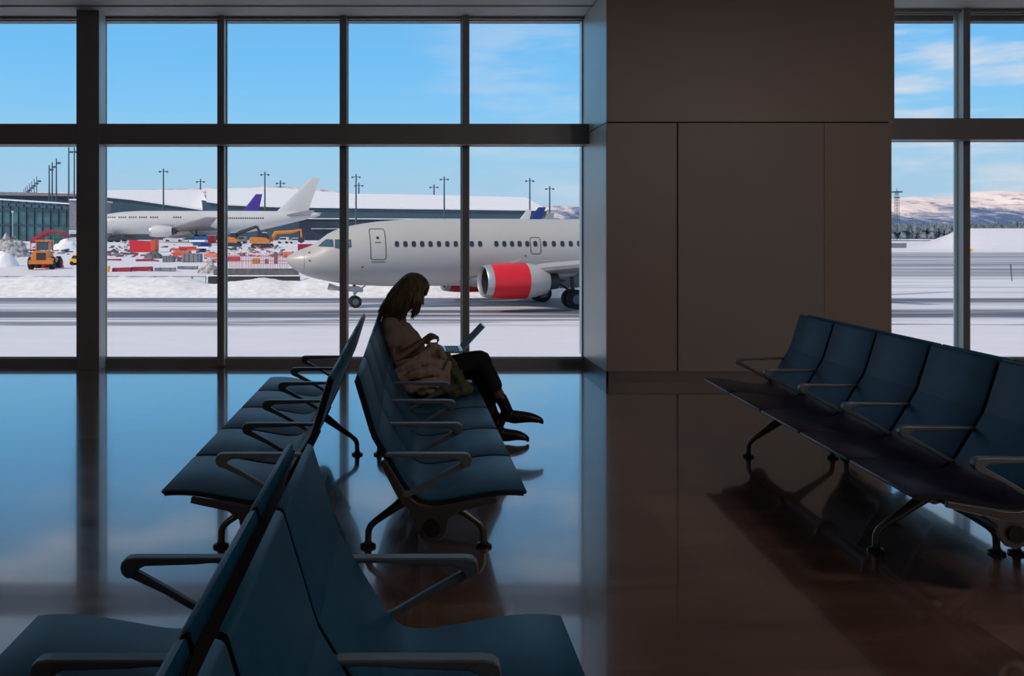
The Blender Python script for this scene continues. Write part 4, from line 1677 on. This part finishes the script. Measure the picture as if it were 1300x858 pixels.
# long dark concrete wall on the bank
d = 68.5
t = thing('concrete_wall', 'long dark concrete wall with a ledge of snow, in front of the rod fence', 'wall', (P(325, 300, d).x, d, ground_z(-11, d)))
bm = new_bm()
w0 = P(271, 341, d)
w1 = P(378.5, 349.6, d)
prism(bm, [(w0.x, w1.z), (w1.x, w1.z), (w1.x, w0.z - .12), (w1.x - .25, w0.z), (w0.x + .15, w0.z), (w0.x, w0.z - .1)], d, d + .5)
obj('upper_slab', bm, M['concd'], t, world=True, bevel=.03)
bm = new_bm()
z2 = P(0, 349.6, d).z
box(bm, w0.x - .4, w1.x + .1, d - .15, d + .5, z2 - .06, z2 + .02)
obj('snow_ledge', bm, M['snow'], t, world=True)
bm = new_bm()
z3 = P(0, 351, d).z
box(bm, w0.x - .4, w1.x + .1, d - .1, d + .5, GZ, z3)
obj('lower_slab', bm, M['dark'], t, world=True, bevel=.03)
# rod fence behind it
d = 78
t = thing('rod_fence', 'fence of thin reddish upright rods above the dark concrete wall', 'fence', (P(325, 300, d).x, d, ground_z(-12, d)))
bm = new_bm()
for k in range(42):
    px = 276 + k * 2.18
    a = P(px, 321 + 2 * math.sin(k * 1.7), d)
    cyl(bm, (a.x, d, GZ), (a.x + random.uniform(-.03, .03), d, a.z), .022, seg=5)
o_ = obj('rods', bm, M['redrod'], t, world=True)
o_['kind'] = 'stuff'
bm = new_bm()
for py in (325, 331):
    a, b = P(276, py, d), P(366, py, d)
    cyl(bm, (a.x, d, a.z), (b.x, d, b.z), .03, seg=5)
obj('rail', bm, M['redrod'], t, world=True)
# small things by the fence
for px0, px1, y0, y1, m_, lab in ((286, 304, 326, 332, 'redbin', 'low red plank pile behind the rod fence, left'), (320, 329, 328, 335, 'yellow', 'small yellow cones and posts behind the rod fence'),
                                  (336, 340, 329, 335, 'redbin', 'small red drum behind the rod fence'), (348, 352, 323, 335, 'orangered', 'orange upright board at the right end of the rod fence')):
    site('site_material', lab, 'building material', px0, px1, y0, y1, .8, m_, make=mk_crate)

# wire fence panels along the top of the bank
bounds = [-8, 9.5, 56, 103, 151, 153, 200, 245]
bounds = [-38, 9, 56, 103, 150, 197, 244, 262]
names = ['at the left edge', 'below the rubble heap', 'below the wheel loader', 'crossed by the window column', 'right of the column', 'below the crimson barriers', 'left of the dark concrete wall']
d = 68.8
first = None
for k in range(7):
    x0, x1 = P(bounds[k] + .8, 0, d).x, P(bounds[k + 1] - .8, 0, d).x
    zt_ = P(0, 351, d).z
    t = thing('fence_panel', 'low thin site fence panel on the snow bank, ' + names[k], 'fence', ((x0 + x1) / 2, d, zt_ - 1.0), 0, 'site fence panels on the snow bank')
    bm = new_bm()
    cyl(bm, (x0, d, zt_), (x1, d, zt_), .03, seg=6)
    cyl(bm, (x0, d, zt_ - .55), (x1, d, zt_ - .55), .02, seg=6)
    obj('rail', bm, M['mast'], t, world=True)
    for x in (x0, x1):
        bm = new_bm()
        cyl(bm, (x, d, zt_ - 1.4), (x, d, zt_ + .05), .03, seg=6)
        obj('post', bm, M['mast'], t, world=True)

# ------------------------------------------------------------------ machines
# wheel loader seen from behind
d = on_ground(46, 344)
p = P(46, 344, d)
t = thing('wheel_loader', 'orange wheel loader seen from behind, working in the snow left of the column', 'loader', (p.x, d + 2.5, ground_z(p.x, d + 2) - .02), 8 * D2R)
s_ = d / F   # metres per pixel
bm = new_bm()
prism(bm, [(-.95, .75), (1.25, .75), (1.38, 1.15), (1.3, 1.28), (.9, 1.4), (.8, 2.05), (-.75, 2.1), (-.95, 1.3)], -2.4, .2)
obj('engine_hood', bm, M['orange'], t, bevel=.06)
bm = new_bm()
box(bm, -.35, .62, -2.46, -2.38, 1.12, 1.88)
obj('grille', bm, M['dark'], t)
bm = new_bm()
box(bm, -1.15, 1.40, -2.6, -2.2, .62, 1.05)
obj('counterweight', bm, M['orange'], t, bevel=.06)
bm = new_bm()
for x in (-.78, .62):
    for y in (-.7, .8):
        box(bm, x - .07, x + .07, y - .07, y + .07, 2.05, 3.15)
box(bm, -.9, .76, -.85, .95, 3.12, 3.30)
cab = obj('cab', bm, M['orange'], t, bevel=.03)
bm = new_bm()
box(bm, -.70, .55, -.70, -.66, 2.15, 3.1)
box(bm, -.76, -.72, -.6, .7, 2.15, 3.1)
box(bm, .58, .62, -.6, .7, 2.15, 3.1)
obj('cab_glass', bm, M['cockpit'], cab)
bm = new_bm()
for a, b, c_, e_ in ((-1.45, -1.39, 1.75, 3.0), (-.9, -.84, 1.75, 3.0), (-1.45, -.84, 2.94, 3.0), (-1.45, -.84, 1.75, 1.81)):
    box(bm, a, b, -.6, -.55, c_, e_)
obj('cab_door', bm, M['dark'], cab)
for x, y in ((-1.15, -1.4), (1.1, -1.4), (-1.15, 1.6), (1.1, 1.6)):
    bm = new_bm()
    tube(bm, [(x - .27, y, .72), (x - .2, y, .72), (x + .2, y, .72), (x + .27, y, .72)], [.58, .72, .72, .58], 22, side=(0, 1, 0))
    obj('wheel', bm, M['tyre'], t, smooth='auto')
bm = new_bm()
prism(bm, [(2.6, .1), (3.5, .05), (3.6, .2), (3.0, .5), (2.9, 1.1), (2.6, 1.1)], -1.75, 1.5)
for v in bm.verts:
    v.co = Vector((v.co.y - .25, v.co.x, v.co.z))
for a in (-.5, .5):
    tube(bm, [(a, 1.2, 1.5), (a, 2.7, .7)], [.12, .12], 8)
obj('bucket', bm, M['redbin'], t)


def excavator(label, px, pyb, d, bodypx, boom, bm_mat, arm_mat, extra=None, flip=1):
    p = P(px, pyb, d)
    t = thing('excavator', label, 'excavator', (p.x, d, ground_z(p.x, d) - .03))
    for y in (-1.1, 1.1):
        bm = new_bm()
        prism(bm, [(-2.0, .15), (-1.7, 0), (1.7, 0), (2.0, .15), (2.05, .5), (1.75, .85), (-1.75, .85), (-2.05, .5)], y - .3, y + .3)
        obj('track', bm, M['dark'], t, bevel=.05)
    bm = new_bm()
    prism(bm, [(-2.3 * flip, .95), (1.4 * flip, .95), (1.75 * flip, 1.3), (.9 * flip, 1.95), (-2.0 * flip, 2.05), (-2.35 * flip, 1.7)], -1.3, 1.3)
    obj('body', bm, M[bm_mat], t, bevel=.08)
    bm = new_bm()
    prism(bm, [(.2 * flip, 1.9), (1.35 * flip, 1.6), (1.25 * flip, 2.6), (.9 * flip, 2.9), (.25 * flip, 2.9)], -1.25, -.35)
    obj('cab', bm, M['cabwin'], t, bevel=.05)
    bm = new_bm()
    box(bm, min(.2 * flip, 1.0 * flip), max(.2 * flip, 1.0 * flip), -1.3, -.3, 2.88, 2.98)
    obj('snow_cap', bm, M['snow'], t)
    pts = [((x - px) / F * d, 0, CH + (VY - y) / F * d - t.location.z) for x, y in boom]
    bm = new_bm()
    tube(bm, pts[:3], [(.2, .38), (.2, .42), (.2, .3)], 8)
    obj('boom', bm, M[arm_mat], t)
    bm = new_bm()
    tube(bm, pts[2:], [(.17, .3)] + [(.17, .22)] * (len(pts) - 3), 8)
    obj('arm', bm, M[arm_mat], t)
    e_ = Vector(pts[-1])
    bm = new_bm()
    prism(bm, [(e_.x - .6, e_.z + .2), (e_.x + .5, e_.z + .3), (e_.x + .5, e_.z - .5), (e_.x - .1, e_.z - .9), (e_.x - .7, e_.z - .5)], -.55, .55)
    obj('bucket', bm, M['dark'], t)
    return t


excavator('orange excavator with a long horizontal arm in front of the wide-body tail', 333, 315, 176, None,
          [(344, 306), (350, 295.5), (372, 294), (382, 291.5), (383, 303)], 'orange', 'orange')
excavator('excavator with a dark raised boom under the wide-body fuselage', 293, 312, 186, None,
          [(293, 303), (305, 295), (326, 287.5), (331, 297)], 'orange', 'dark')
bm = new_bm()
# red curved jet bridge canopy
d = 185
t = rooted('canopy', 'curved crimson canopy in front of the glass terminal wing', 'canopy', d, 58)
pts = [(37, 305), (45, 299.5), (54, 294), (60, 291.3), (68, 291.5), (76, 294.6), (80, 298.4)]
bm = new_bm()
up = [P(a, b, d) for a, b in pts]
lo = [P(a + 1.5, b + 3.4, d) for a, b in pts][::-1]
prism(bm, [(v.x, v.z) for v in up + lo], d, d + 4)
obj('roof', bm, M['crimson'], t, world=True)
bm = new_bm()
for a, b in pts[2:]:
    v = P(a, b, d)
    cyl(bm, (v.x, d + .5, ground_z(v.x, d)), (v.x, d + .5, v.z - .3), .09, seg=6)
obj('support_posts', bm, M['mast'], t, world=True)
site('container', 'green container behind the crimson canopy', 'container', 68, 80, 288.5, 296, 3, 'green', dd=195, make=lambda t, w, h, dp, m: (lambda bm: (box(bm, -w / 2, w / 2, -dp / 2, dp / 2, 0, P(0, 288.5, 195).z - t.location.z), obj('body', bm, M[m], t), (lambda b2: (box(b2, -w / 2, w / 2, -dp / 2 - .06, -dp / 2, 1.0, 1.2), obj('band', b2, M['mull'], t)))(new_bm())))(new_bm()))
site('site_machine', 'yellow machine half hidden by the left window column', 'machine', 88, 104, 323, 336.5, 2.4, 'yellow', make=mk_van)
site('hydrant', 'small yellow hydrant post in the snow left of the column', 'hydrant', 76.5, 80, 330.5, 339, .3, 'yellow',
     make=lambda t, w, h, dp, m: (lambda bm: (tube(bm, [(0, 0, 0), (0, 0, h * .5), (0, 0, h * .55), (0, 0, h)], [w * .2, w * .2, w * .48, w * .4], 10), obj('body', bm, M[m], t)))(new_bm()))
site('hydrant', 'yellow marker post right of the column at the crimson barriers', 'marker', 134, 139.5, 337.5, 346, .3, 'yellow',
     make=lambda t, w, h, dp, m: (lambda bm: (tube(bm, [(0, 0, 0), (0, 0, h * .5), (0, 0, h * .55), (0, 0, h)], [w * .3, w * .3, w * .48, w * .4], 10), obj('body', bm, M[m], t)))(new_bm()))
# right-hand window: pole, marker, low building
d = 85.0
p = P(1283, 335, d)
bm = new_bm()
tube(bm, [(0.12, 0, GZ), (0, 0, p.z)], [.035, .045], 8)
o_ = obj('marker_pole', bm, M['dark'])
o_.location = (p.x, d, 0)
tag(o_, 'thin dark snow pole leaning slightly on the apron in the right window', 'pole')
site('airfield_marker', 'tiny orange airfield marker at the foot of the snow bank in the right window', 'marker', 1229.5, 1235.5, 315.5, 319.5, .8, 'yellow',
     make=lambda t, w, h, dp, m: (lambda bm: (prism(bm, [(-w / 2, 0), (w / 2, 0), (w * .42, h), (-w * .42, h)], -.4, .4), obj('body', bm, M[m], t, bevel=.05)))(new_bm()))
site('airfield_shed', 'low grey shed at the foot of the snow bank in the right window', 'shed', 1100, 1151, 307.5, 314, 8, 'conc', dd=330, make=mk_container)
#PERSON
# ------------------------------------------------------------------ the woman with the laptop
M['skin'] = mat('skin', (112, 76, 60), 0.5, var=0.05, vscale=20)
M['hair'] = mat('hair_dark_blond', (62, 46, 32), 0.42, rgb2=(110, 88, 60), vscale=40, stretch=(1, 1, .15))
M['shirt'] = mat('shirt_beige', (138, 122, 114), 0.9, var=0.06, vscale=12, bump=0.25, bscale=18)
M['trouser'] = mat('trousers_black', (18, 19, 22), 0.85, bump=0.2, bscale=25)
M['boot'] = mat('boot_black_leather', (14, 13, 14), 0.4, bump=0.1, bscale=30)
M['coat'] = mat('coat_beige_fleece', (164, 142, 128), 0.95, var=0.05, vscale=14, bump=0.5, bscale=50)
M['olive'] = mat('jacket_olive', (84, 90, 62), 0.85, var=0.15, vscale=10, bump=0.4, bscale=40)
M['lap'] = mat('laptop_silver', (196, 202, 206), 0.3, 0.7)
M['key'] = mat('laptop_keys', (40, 44, 50), 0.5)
M['screen'] = mat('laptop_screen', (12, 15, 17), 0.6, spec=0.05)
M['eye'] = mat('eye_white', (225, 222, 218), 0.3)

PY = 6.70
PO = Vector((0.10, PY, 0.0))
woman = thing('person', 'woman sitting with crossed legs in beige T-shirt, black trousers and ankle boots, hand over laptop', 'person', tuple(PO))


def remesh(o, size, smooth_it=4):
    m = o.modifiers.new('skin_surface', 'REMESH')
    m.mode = 'VOXEL'
    m.voxel_size = size
    m.use_smooth_shade = True
    s = o.modifiers.new('soften', 'SMOOTH')
    s.factor = 0.5
    s.iterations = smooth_it
    return o


def hand(bm, wrist, dirv, palm_n, curl, thumb_side, spread=0.10, k=1.0):
    """palm with five separate curled fingers. dirv: forearm direction, palm_n: direction the palm faces"""
    d = Vector(dirv).normalized()
    n = Vector(palm_n)
    n = (n - d * n.dot(d)).normalized()
    s = d.cross(n) * thumb_side            # towards the thumb
    w = Vector(wrist)
    limb(bm, [w - d * .012, w + d * .03 * k, w + d * .075 * k], [(.022 * k, .017 * k), (.034 * k, .015 * k), (.036 * k, .012 * k)], 12, side=s)
    for i, (off, ln) in enumerate(((.029, .072), (.010, .080), (-.010, .074), (-.028, .058))):
        p = w + d * (.080 - .004 * abs(i - 1)) * k + s * off * k
        v = (d + s * spread * (1.2 - i * .8)).normalized()
        pts = [p - v * .02, p]
        a = curl * .45
        for seg_, f in ((.42, 1.0), (.33, 1.25), (.25, .9)):
            axis = s
            v = (Matrix.Rotation(-thumb_side * 0 + 0, 3, 'X') @ v)
            v = (v * math.cos(a) + n * math.sin(a)).normalized()
            p = p + v * ln * seg_ * k
            pts.append(p)
            a = curl * f * .8
            nn = n - v * n.dot(v)
            if nn.length > .05:
                n_loc = nn.normalized()
            else:
                n_loc = -d
            # keep bending towards the palm
            n_keep = n
            n = n_loc
        n = Vector(palm_n)
        n = (n - d * n.dot(d)).normalized()
        limb(bm, pts, [.0095 * k, .0095 * k, .009 * k, .0082 * k, .0072 * k], 9, side=s)
    b = w + d * .022 * k + s * .024 * k
    t1 = b + (d * .55 + s * .75 + n * .25).normalized() * .036 * k
    t2 = t1 + (d * .9 + s * .25 + n * .45).normalized() * .030 * k
    t3 = t2 + (d * .9 - s * .05 + n * .5).normalized() * .024 * k
    limb(bm, [b, t1, t2, t3], [.014 * k, .012 * k, .0105 * k, .0085 * k], 10, side=n)


# joints, in metres in the room
NS, NE, NW = Vector((-0.112, 6.535, 0.880)), Vector((-0.085, 6.490, 0.645)), Vector((0.118, 6.590, 0.765))
FS, FE, FW = Vector((-0.095, 6.870, 0.885)), Vector((0.010, 6.905, 0.660)), Vector((0.085, 6.770, 0.695))
NH, NK, NA = Vector((0.150, 6.620, 0.535)), Vector((0.540, 6.625, 0.635)), Vector((0.745, 6.640, 0.255))
FH, FK, FA = Vector((0.150, 6.790, 0.520)), Vector((0.535, 6.760, 0.535)), Vector((0.690, 6.735, 0.105))
bm = new_bm()
# trunk and neck
limb(bm, [(0.13, PY, .51), (.05, PY, .64), (-.035, PY, .77), (-.080, PY, .87), (-.070, PY, .93)],
     [(.155, .10), (.125, .095), (.14, .098), (.15, .075), (.07, .055)], 20)
limb(bm, [(-.072, PY, .91), (-.036, PY, .985), (.012, PY, 1.04)], [(.058, .056), (.05, .052), (.05, .054)], 14)
# arms
limb(bm, [NS + Vector((.01, .05, 0)), NS, (NS + NE) / 2 + Vector((-.004, 0, 0)), NE], [.05, .05, .044, .038], 14)
limb(bm, [NE, NE * .6 + NW * .4 + Vector((0, 0, -.006)), NW], [.040, .039, .025], 14)
limb(bm, [FS + Vector((.01, -.05, 0)), FS, (FS + FE) / 2, FE], [.05, .05, .044, .038], 14)
limb(bm, [FE, FE * .6 + FW * .4, FW], [.040, .038, .025], 14)
hand(bm, NW, (0.82, .12, .50), (.35, .55, -.60), 1.0, -1)
hand(bm, FW, (.85, -.45, -.40), (-.25, -.2, -.9), .75, -1)
# legs
limb(bm, [NH, NH * .5 + NK * .5, NK], [.082, .070, .054], 16)
limb(bm, [NK, NK * .72 + NA * .28 + Vector((-.012, 0, 0)), NK * .35 + NA * .65, NA], [.055, .054, .041, .034], 16)
limb(bm, [FH, FH * .5 + FK * .5, FK], [.082, .070, .054], 16)
limb(bm, [FK, FK * .72 + FA * .28 + Vector((-.012, 0, 0)), FK * .35 + FA * .65, FA], [.055, .054, .041, .034], 16)
# head: built upright facing +x, then bowed
HC = Vector((0.058, PY, 1.113))
RH = Matrix.Rotation(34 * D2R, 3, 'Y')


def hp(x, y, z):
    return HC + RH @ Vector((x, y, z))


ball(bm, hp(-.012, 0, .030), (.092, .073, .082), RH, 24)
ball(bm, hp(.022, 0, -.015), (.062, .060, .085), RH, 20)
ball(bm, hp(.030, 0, -.062), (.044, .046, .040), RH, 16)
ball(bm, hp(.066, 0, -.092), (.016, .020, .014), RH, 12)          # chin
limb(bm, [hp(.074, 0, .022), hp(.088, 0, -.006), hp(.100, 0, -.026)], [.008, .010, .012], 10)   # nose
ball(bm, hp(.088, .010, -.030), .008, RH, 8)
ball(bm, hp(.088, -.010, -.030), .008, RH, 8)
limb(bm, [hp(.068, -.020, -.054), hp(.083, 0, -.052), hp(.068, .020, -.054)], [.005, .007, .005], 8, side=(0, 0, 1))  # lips
limb(bm, [hp(.066, -.017, -.063), hp(.081, 0, -.063), hp(.066, .017, -.063)], [.005, .007, .005], 8, side=(0, 0, 1))
limb(bm, [hp(.064, -.042, .034), hp(.078, -.014, .032)], [.008, .008], 8)          # brow
limb(bm, [hp(.064, .042, .034), hp(.078, .014, .032)], [.008, .008], 8)
for s_ in (-1, 1):
    ball(bm, hp(-.012, s_ * .074, -.008), (.018, .007, .030), RH, 10)  # ears
body = obj('body', bm, M['skin'], None, smooth=True)
for v in body.data.vertices:
    v.co -= PO
body.parent = woman
remesh(body, 0.0055, 3)

for s_ in (-1, 1):
    bm = new_bm()
    ball(bm, hp(.068, s_ * .030, .012), (.011, .013, .009), RH, 10)
    obj('eye', bm, M['eye'], woman, smooth=True, world=True)

# shirt
bm = new_bm()
limb(bm, [(0.135, PY, .50), (.065, PY, .62), (-.025, PY, .76), (-.080, PY, .87), (-.072, PY, .935)],
     [(.172, .118), (.155, .122), (.165, .132), (.165, .108), (.090, .078)], 24)
for S, E in ((NS, NE), (FS, FE)):
    inw = Vector((.01, (PY - S.y) * .45, -.01))
    e = S + (E - S) * .42
    limb(bm, [S + inw, S + Vector((0, 0, .004)), S + (E - S) * .25, e], [(.072, .078), .066, .068, .070], 16)
shirt = obj('shirt', bm, M['shirt'], None, smooth=True)
for v in shirt.data.vertices:
    v.co -= PO
shirt.parent = woman
remesh(shirt, 0.007, 5)
tx = bpy.data.textures.new('cloth_folds', 'CLOUDS')
tx.noise_scale = 0.07
dm = shirt.modifiers.new('folds', 'DISPLACE')
dm.texture = tx
dm.strength = 0.016
dm.mid_level = 0.5

# trousers
bm = new_bm()
limb(bm, [(0.10, PY, .52), (.16, PY, .52)], [(.175, .105), (.165, .10)], 20)
limb(bm, [NH, NH * .5 + NK * .5, NK, NK + (NA - NK) * .10], [.096, .082, .066, .066], 18)
limb(bm, [NK, NK + (NA - NK) * .25, NK + (NA - NK) * .50], [.067, .066, .062], 18)
limb(bm, [FH, FH * .5 + FK * .5, FK, FK + (FA - FK) * .10], [.092, .080, .066, .066], 18)
limb(bm, [FK, FK + (FA - FK) * .25, FK + (FA - FK) * .52], [.067, .066, .060], 18)
tr_ = obj('trousers', bm, M['trouser'], None, smooth=True)
for v in tr_.data.vertices:
    v.co -= PO
tr_.parent = woman
remesh(tr_, 0.007, 4)


def boot(A, shin, toe, heelz, nm_):
    """A ankle joint, shin: direction up the leg, toe: tip of the toe"""
    bm = new_bm()
    A, up, toe = Vector(A), Vector(shin).normalized(), Vector(toe)
    fw = (toe - A).normalized()
    limb(bm, [A + up * .105, A + up * .05, A + Vector((0, 0, -.015))], [(.043, .046), (.040, .043), (.036, .044)], 16)
    dn = Vector((0, 1, 0)).cross(fw)
    if dn.z > 0:
        dn = -dn
    heel = A + dn * .052 - fw * .018
    ball_ = heel + (toe - heel) * .62
    limb(bm, [heel + dn * -.012, A + dn * .024 + fw * .060, ball_ - dn * .026, toe - dn * .012 - fw * .035, toe - fw * .012],
         [(.031, .040), (.038, .050), (.042, .037), (.031, .024), (.014, .013)], 16)
    b = obj(nm_, bm, M['boot'], None, smooth=True)
    for v in b.data.vertices:
        v.co -= PO
    b.parent = woman
    remesh(b, 0.005, 3)
    bm = new_bm()
    limb(bm, [heel + dn * .020, heel + dn * .030], [(.027, .029), (.026, .028)], 12, side=(0, 1, 0))
    h = heel + dn * .030
    pts = [h + dn * .004, h + dn * .036]
    tube(bm, pts, [(.026, .028), (.023, .024)], 14)
    bb = obj('heel', bm, M['boot'], None, smooth='auto')
    for v in bb.data.vertices:
        v.co -= PO
    bb.parent = b
    return b


boot(NA, NK - NA, (1.005, 6.630, 0.170), 0, 'boot')
boot(FA, FK - FA, (0.915, 6.735, 0.016), 0, 'boot')

# hair: a cap and locks that fall over the shoulders
bm = new_bm()
ball(bm, hp(-.022, 0, .044), (.098, .083, .086), RH, 28)
rnd = random.Random(11)


def hairpt(phi, a):
    """on the head: phi 0 front, a from the crown"""
    return hp(-.018 + .104 * math.sin(a) * math.cos(phi), .088 * math.sin(a) * math.sin(phi), .038 + .094 * math.cos(a))


for k in range(300):
    phi = rnd.uniform(-math.pi, math.pi)
    c = math.cos(phi)
    aphi = abs(phi)
    r0 = 1 + rnd.uniform(-.03, .05)
    a0 = rnd.uniform(.02, .5)
    amax = rnd.uniform(1.35, 1.7) if aphi > .85 else rnd.uniform(.85, 1.1)
    pts = []
    for i in range(6):
        a = a0 + (amax - a0) * i / 5
        p = hairpt(phi, a)
        pts.append(HC + (p - HC) * r0)
    end = pts[-1]
    if aphi > .85:
        side_ = math.sin(phi)
        tx_ = -.02 + (c * .17 if c < 0 else c * .10) + rnd.uniform(-.018, .018)
        ty_ = PY + side_ * rnd.uniform(.085, .125)
        tz_ = rnd.uniform(.905, .985) if c < .35 else rnd.uniform(.92, 1.0)
        tgt = Vector((tx_, ty_, tz_))
        if c > 0.1:
            tgt.x = .030 + c * .05 + rnd.uniform(-.01, .02)
        wv = rnd.uniform(-.010, .010)
        for i in range(1, 7):
            f = i / 6
            q_ = end.lerp(tgt, f)
            bulge = math.sin(math.pi * f) * .018
            q_ += Vector((c * bulge + wv * math.sin(f * 5), side_ * bulge, 0))
            pts.append(q_)
    else:
        # fringe, short and falling forward over the brow
        dv = RH @ Vector((.30, math.sin(phi) * .25, -1))
        for i in range(1, 4):
            pts.append(end + dv.normalized() * .017 * i + Vector((rnd.uniform(-.003, .003), rnd.uniform(-.003, .003), 0)))
    n_ = len(pts)
    rad = [(.0075 if i < n_ - 3 else .0075 * (n_ - i) / 4) * rnd.uniform(.85, 1.25) for i in range(n_)]
    tube(bm, pts, rad, 5)
hair = obj('hair', bm, M['hair'], woman, smooth=True, world=True)

# laptop on the lap, lid tilted back
lt = thing('laptop', 'open silver laptop on the lap of the seated woman', 'laptop', (.400, 6.69, .700))
bm = new_bm()
box(bm, -.235, 0, -.165, .165, -.009, .007)
obj('base', bm, M['lap'], lt, bevel=.003)
bm = new_bm()
for i in range(5):
    for j in range(13):
        x0 = -.108 + i * .0195
        y0 = -.148 + j * .0228
        box(bm, x0, x0 + .0165, y0, y0 + .0195, .007, .0088)
obj('keyboard', bm, M['key'], lt)
bm = new_bm()
tilt = 47 * D2R       # lid angle above the horizontal, leaning away from her
ux, uz = math.cos(tilt), math.sin(tilt)


def lidbox(bm, a0, a1, y0, y1, t0, t1):
    v = box(bm, a0, a1, y0, y1, t0, t1)
    for w in v:
        x, z = w.co.x, w.co.z
        w.co = Vector((ux * x - uz * z, w.co.y, uz * x + ux * z + .006))


lidbox(bm, 0, .245, -.165, .165, -.007, 0)
lid = obj('lid', bm, M['lap'], lt, bevel=.0025)
bm = new_bm()
lidbox(bm, .014, .236, -.156, .156, 0.0002, .0012)
obj('screen', bm, M['screen'], lid)


# coat and jacket lying across her lap, the armrest and the next seat
def lump(name, label, cat, balls, m, voxel, strength, scale, origin, folds=None):
    bm = new_bm()
    for c, r in balls:
        ball(bm, Vector(c) - Vector(origin), r, None, 16)
    o = obj(name, bm, M[m], None, smooth=True)
    o.location = origin
    tag(o, label, cat)
    if folds:
        me_ = o.data
        b2 = bmesh.new()
        b2.from_mesh(me_)
        for pts, rr in folds:
            limb(b2, [Vector(p) - Vector(origin) for p in pts], rr, 10)
        b2.to_mesh(me_)
        b2.free()
        me_.polygons.foreach_set('use_smooth', [True] * len(me_.polygons))
    remesh(o, voxel, 4)
    t_ = bpy.data.textures.new(name + '_folds', 'CLOUDS')
    t_.noise_scale = scale
    dm = o.modifiers.new('folds', 'DISPLACE')
    dm.texture = t_
    dm.strength = strength
    dm.mid_level = 0.5
    s = o.modifiers.new('soften2', 'SMOOTH')
    s.iterations = 2
    return o


coat = lump('coat', 'crumpled beige fleece coat bundled at the side of the seated woman', 'coat',
            [((.03, 6.36, .60), (.13, .09, .075)), ((-.04, 6.34, .55), (.09, .09, .07)), ((.14, 6.37, .60), (.11, .08, .08)),
             ((.21, 6.42, .60), (.09, .08, .075)), ((.19, 6.46, .70), (.055, .05, .07)), ((.24, 6.44, .66), (.07, .05, .05)), ((.10, 6.33, .53), (.13, .10, .07)),
             ((.22, 6.34, .53), (.10, .10, .07)), ((.0, 6.30, .495), (.10, .09, .055)), ((.12, 6.26, .485), (.14, .10, .05)), ((.28, 6.40, .565), (.06, .07, .07))],
            'coat', 0.008, 0.04, 0.07, (.08, 6.30, .44),
            [([(-.10, 6.25, .57), (-.02, 6.24, .63), (.08, 6.26, .665), (.17, 6.33, .66), (.25, 6.36, .60)], [.03, .032, .034, .034, .026]),
             ([(-.10, 6.24, .53), (0, 6.22, .565), (.10, 6.22, .60), (.20, 6.26, .59), (.29, 6.31, .54), (.30, 6.28, .48)], [.03, .034, .036, .036, .032, .026]),
             ([(-.08, 6.22, .49), (.02, 6.17, .50), (.12, 6.16, .53), (.21, 6.19, .53), (.25, 6.20, .47)], [.03, .032, .036, .034, .03]),
             ([(.05, 6.28, .66), (.12, 6.33, .69), (.19, 6.38, .745), (.23, 6.42, .755), (.26, 6.40, .69)], [.024, .03, .03, .024, .028]),
             ([(.30, 6.36, .64), (.27, 6.30, .57), (.20, 6.24, .52), (.10, 6.18, .47)], [.026, .03, .028, .024])])
jac = lump('jacket', 'olive green jacket hanging out from under the beige coat onto the seat', 'jacket',
           [((.29, 6.46, .655), (.05, .05, .05)), ((.325, 6.41, .60), (.05, .06, .07)), ((.35, 6.34, .535), (.06, .08, .07)), ((.37, 6.24, .485), (.09, .10, .045)),
            ((.30, 6.20, .475), (.10, .09, .04)), ((.40, 6.30, .49), (.05, .07, .045))],
           'olive', 0.009, 0.07, 0.05, (.35, 6.28, .44))
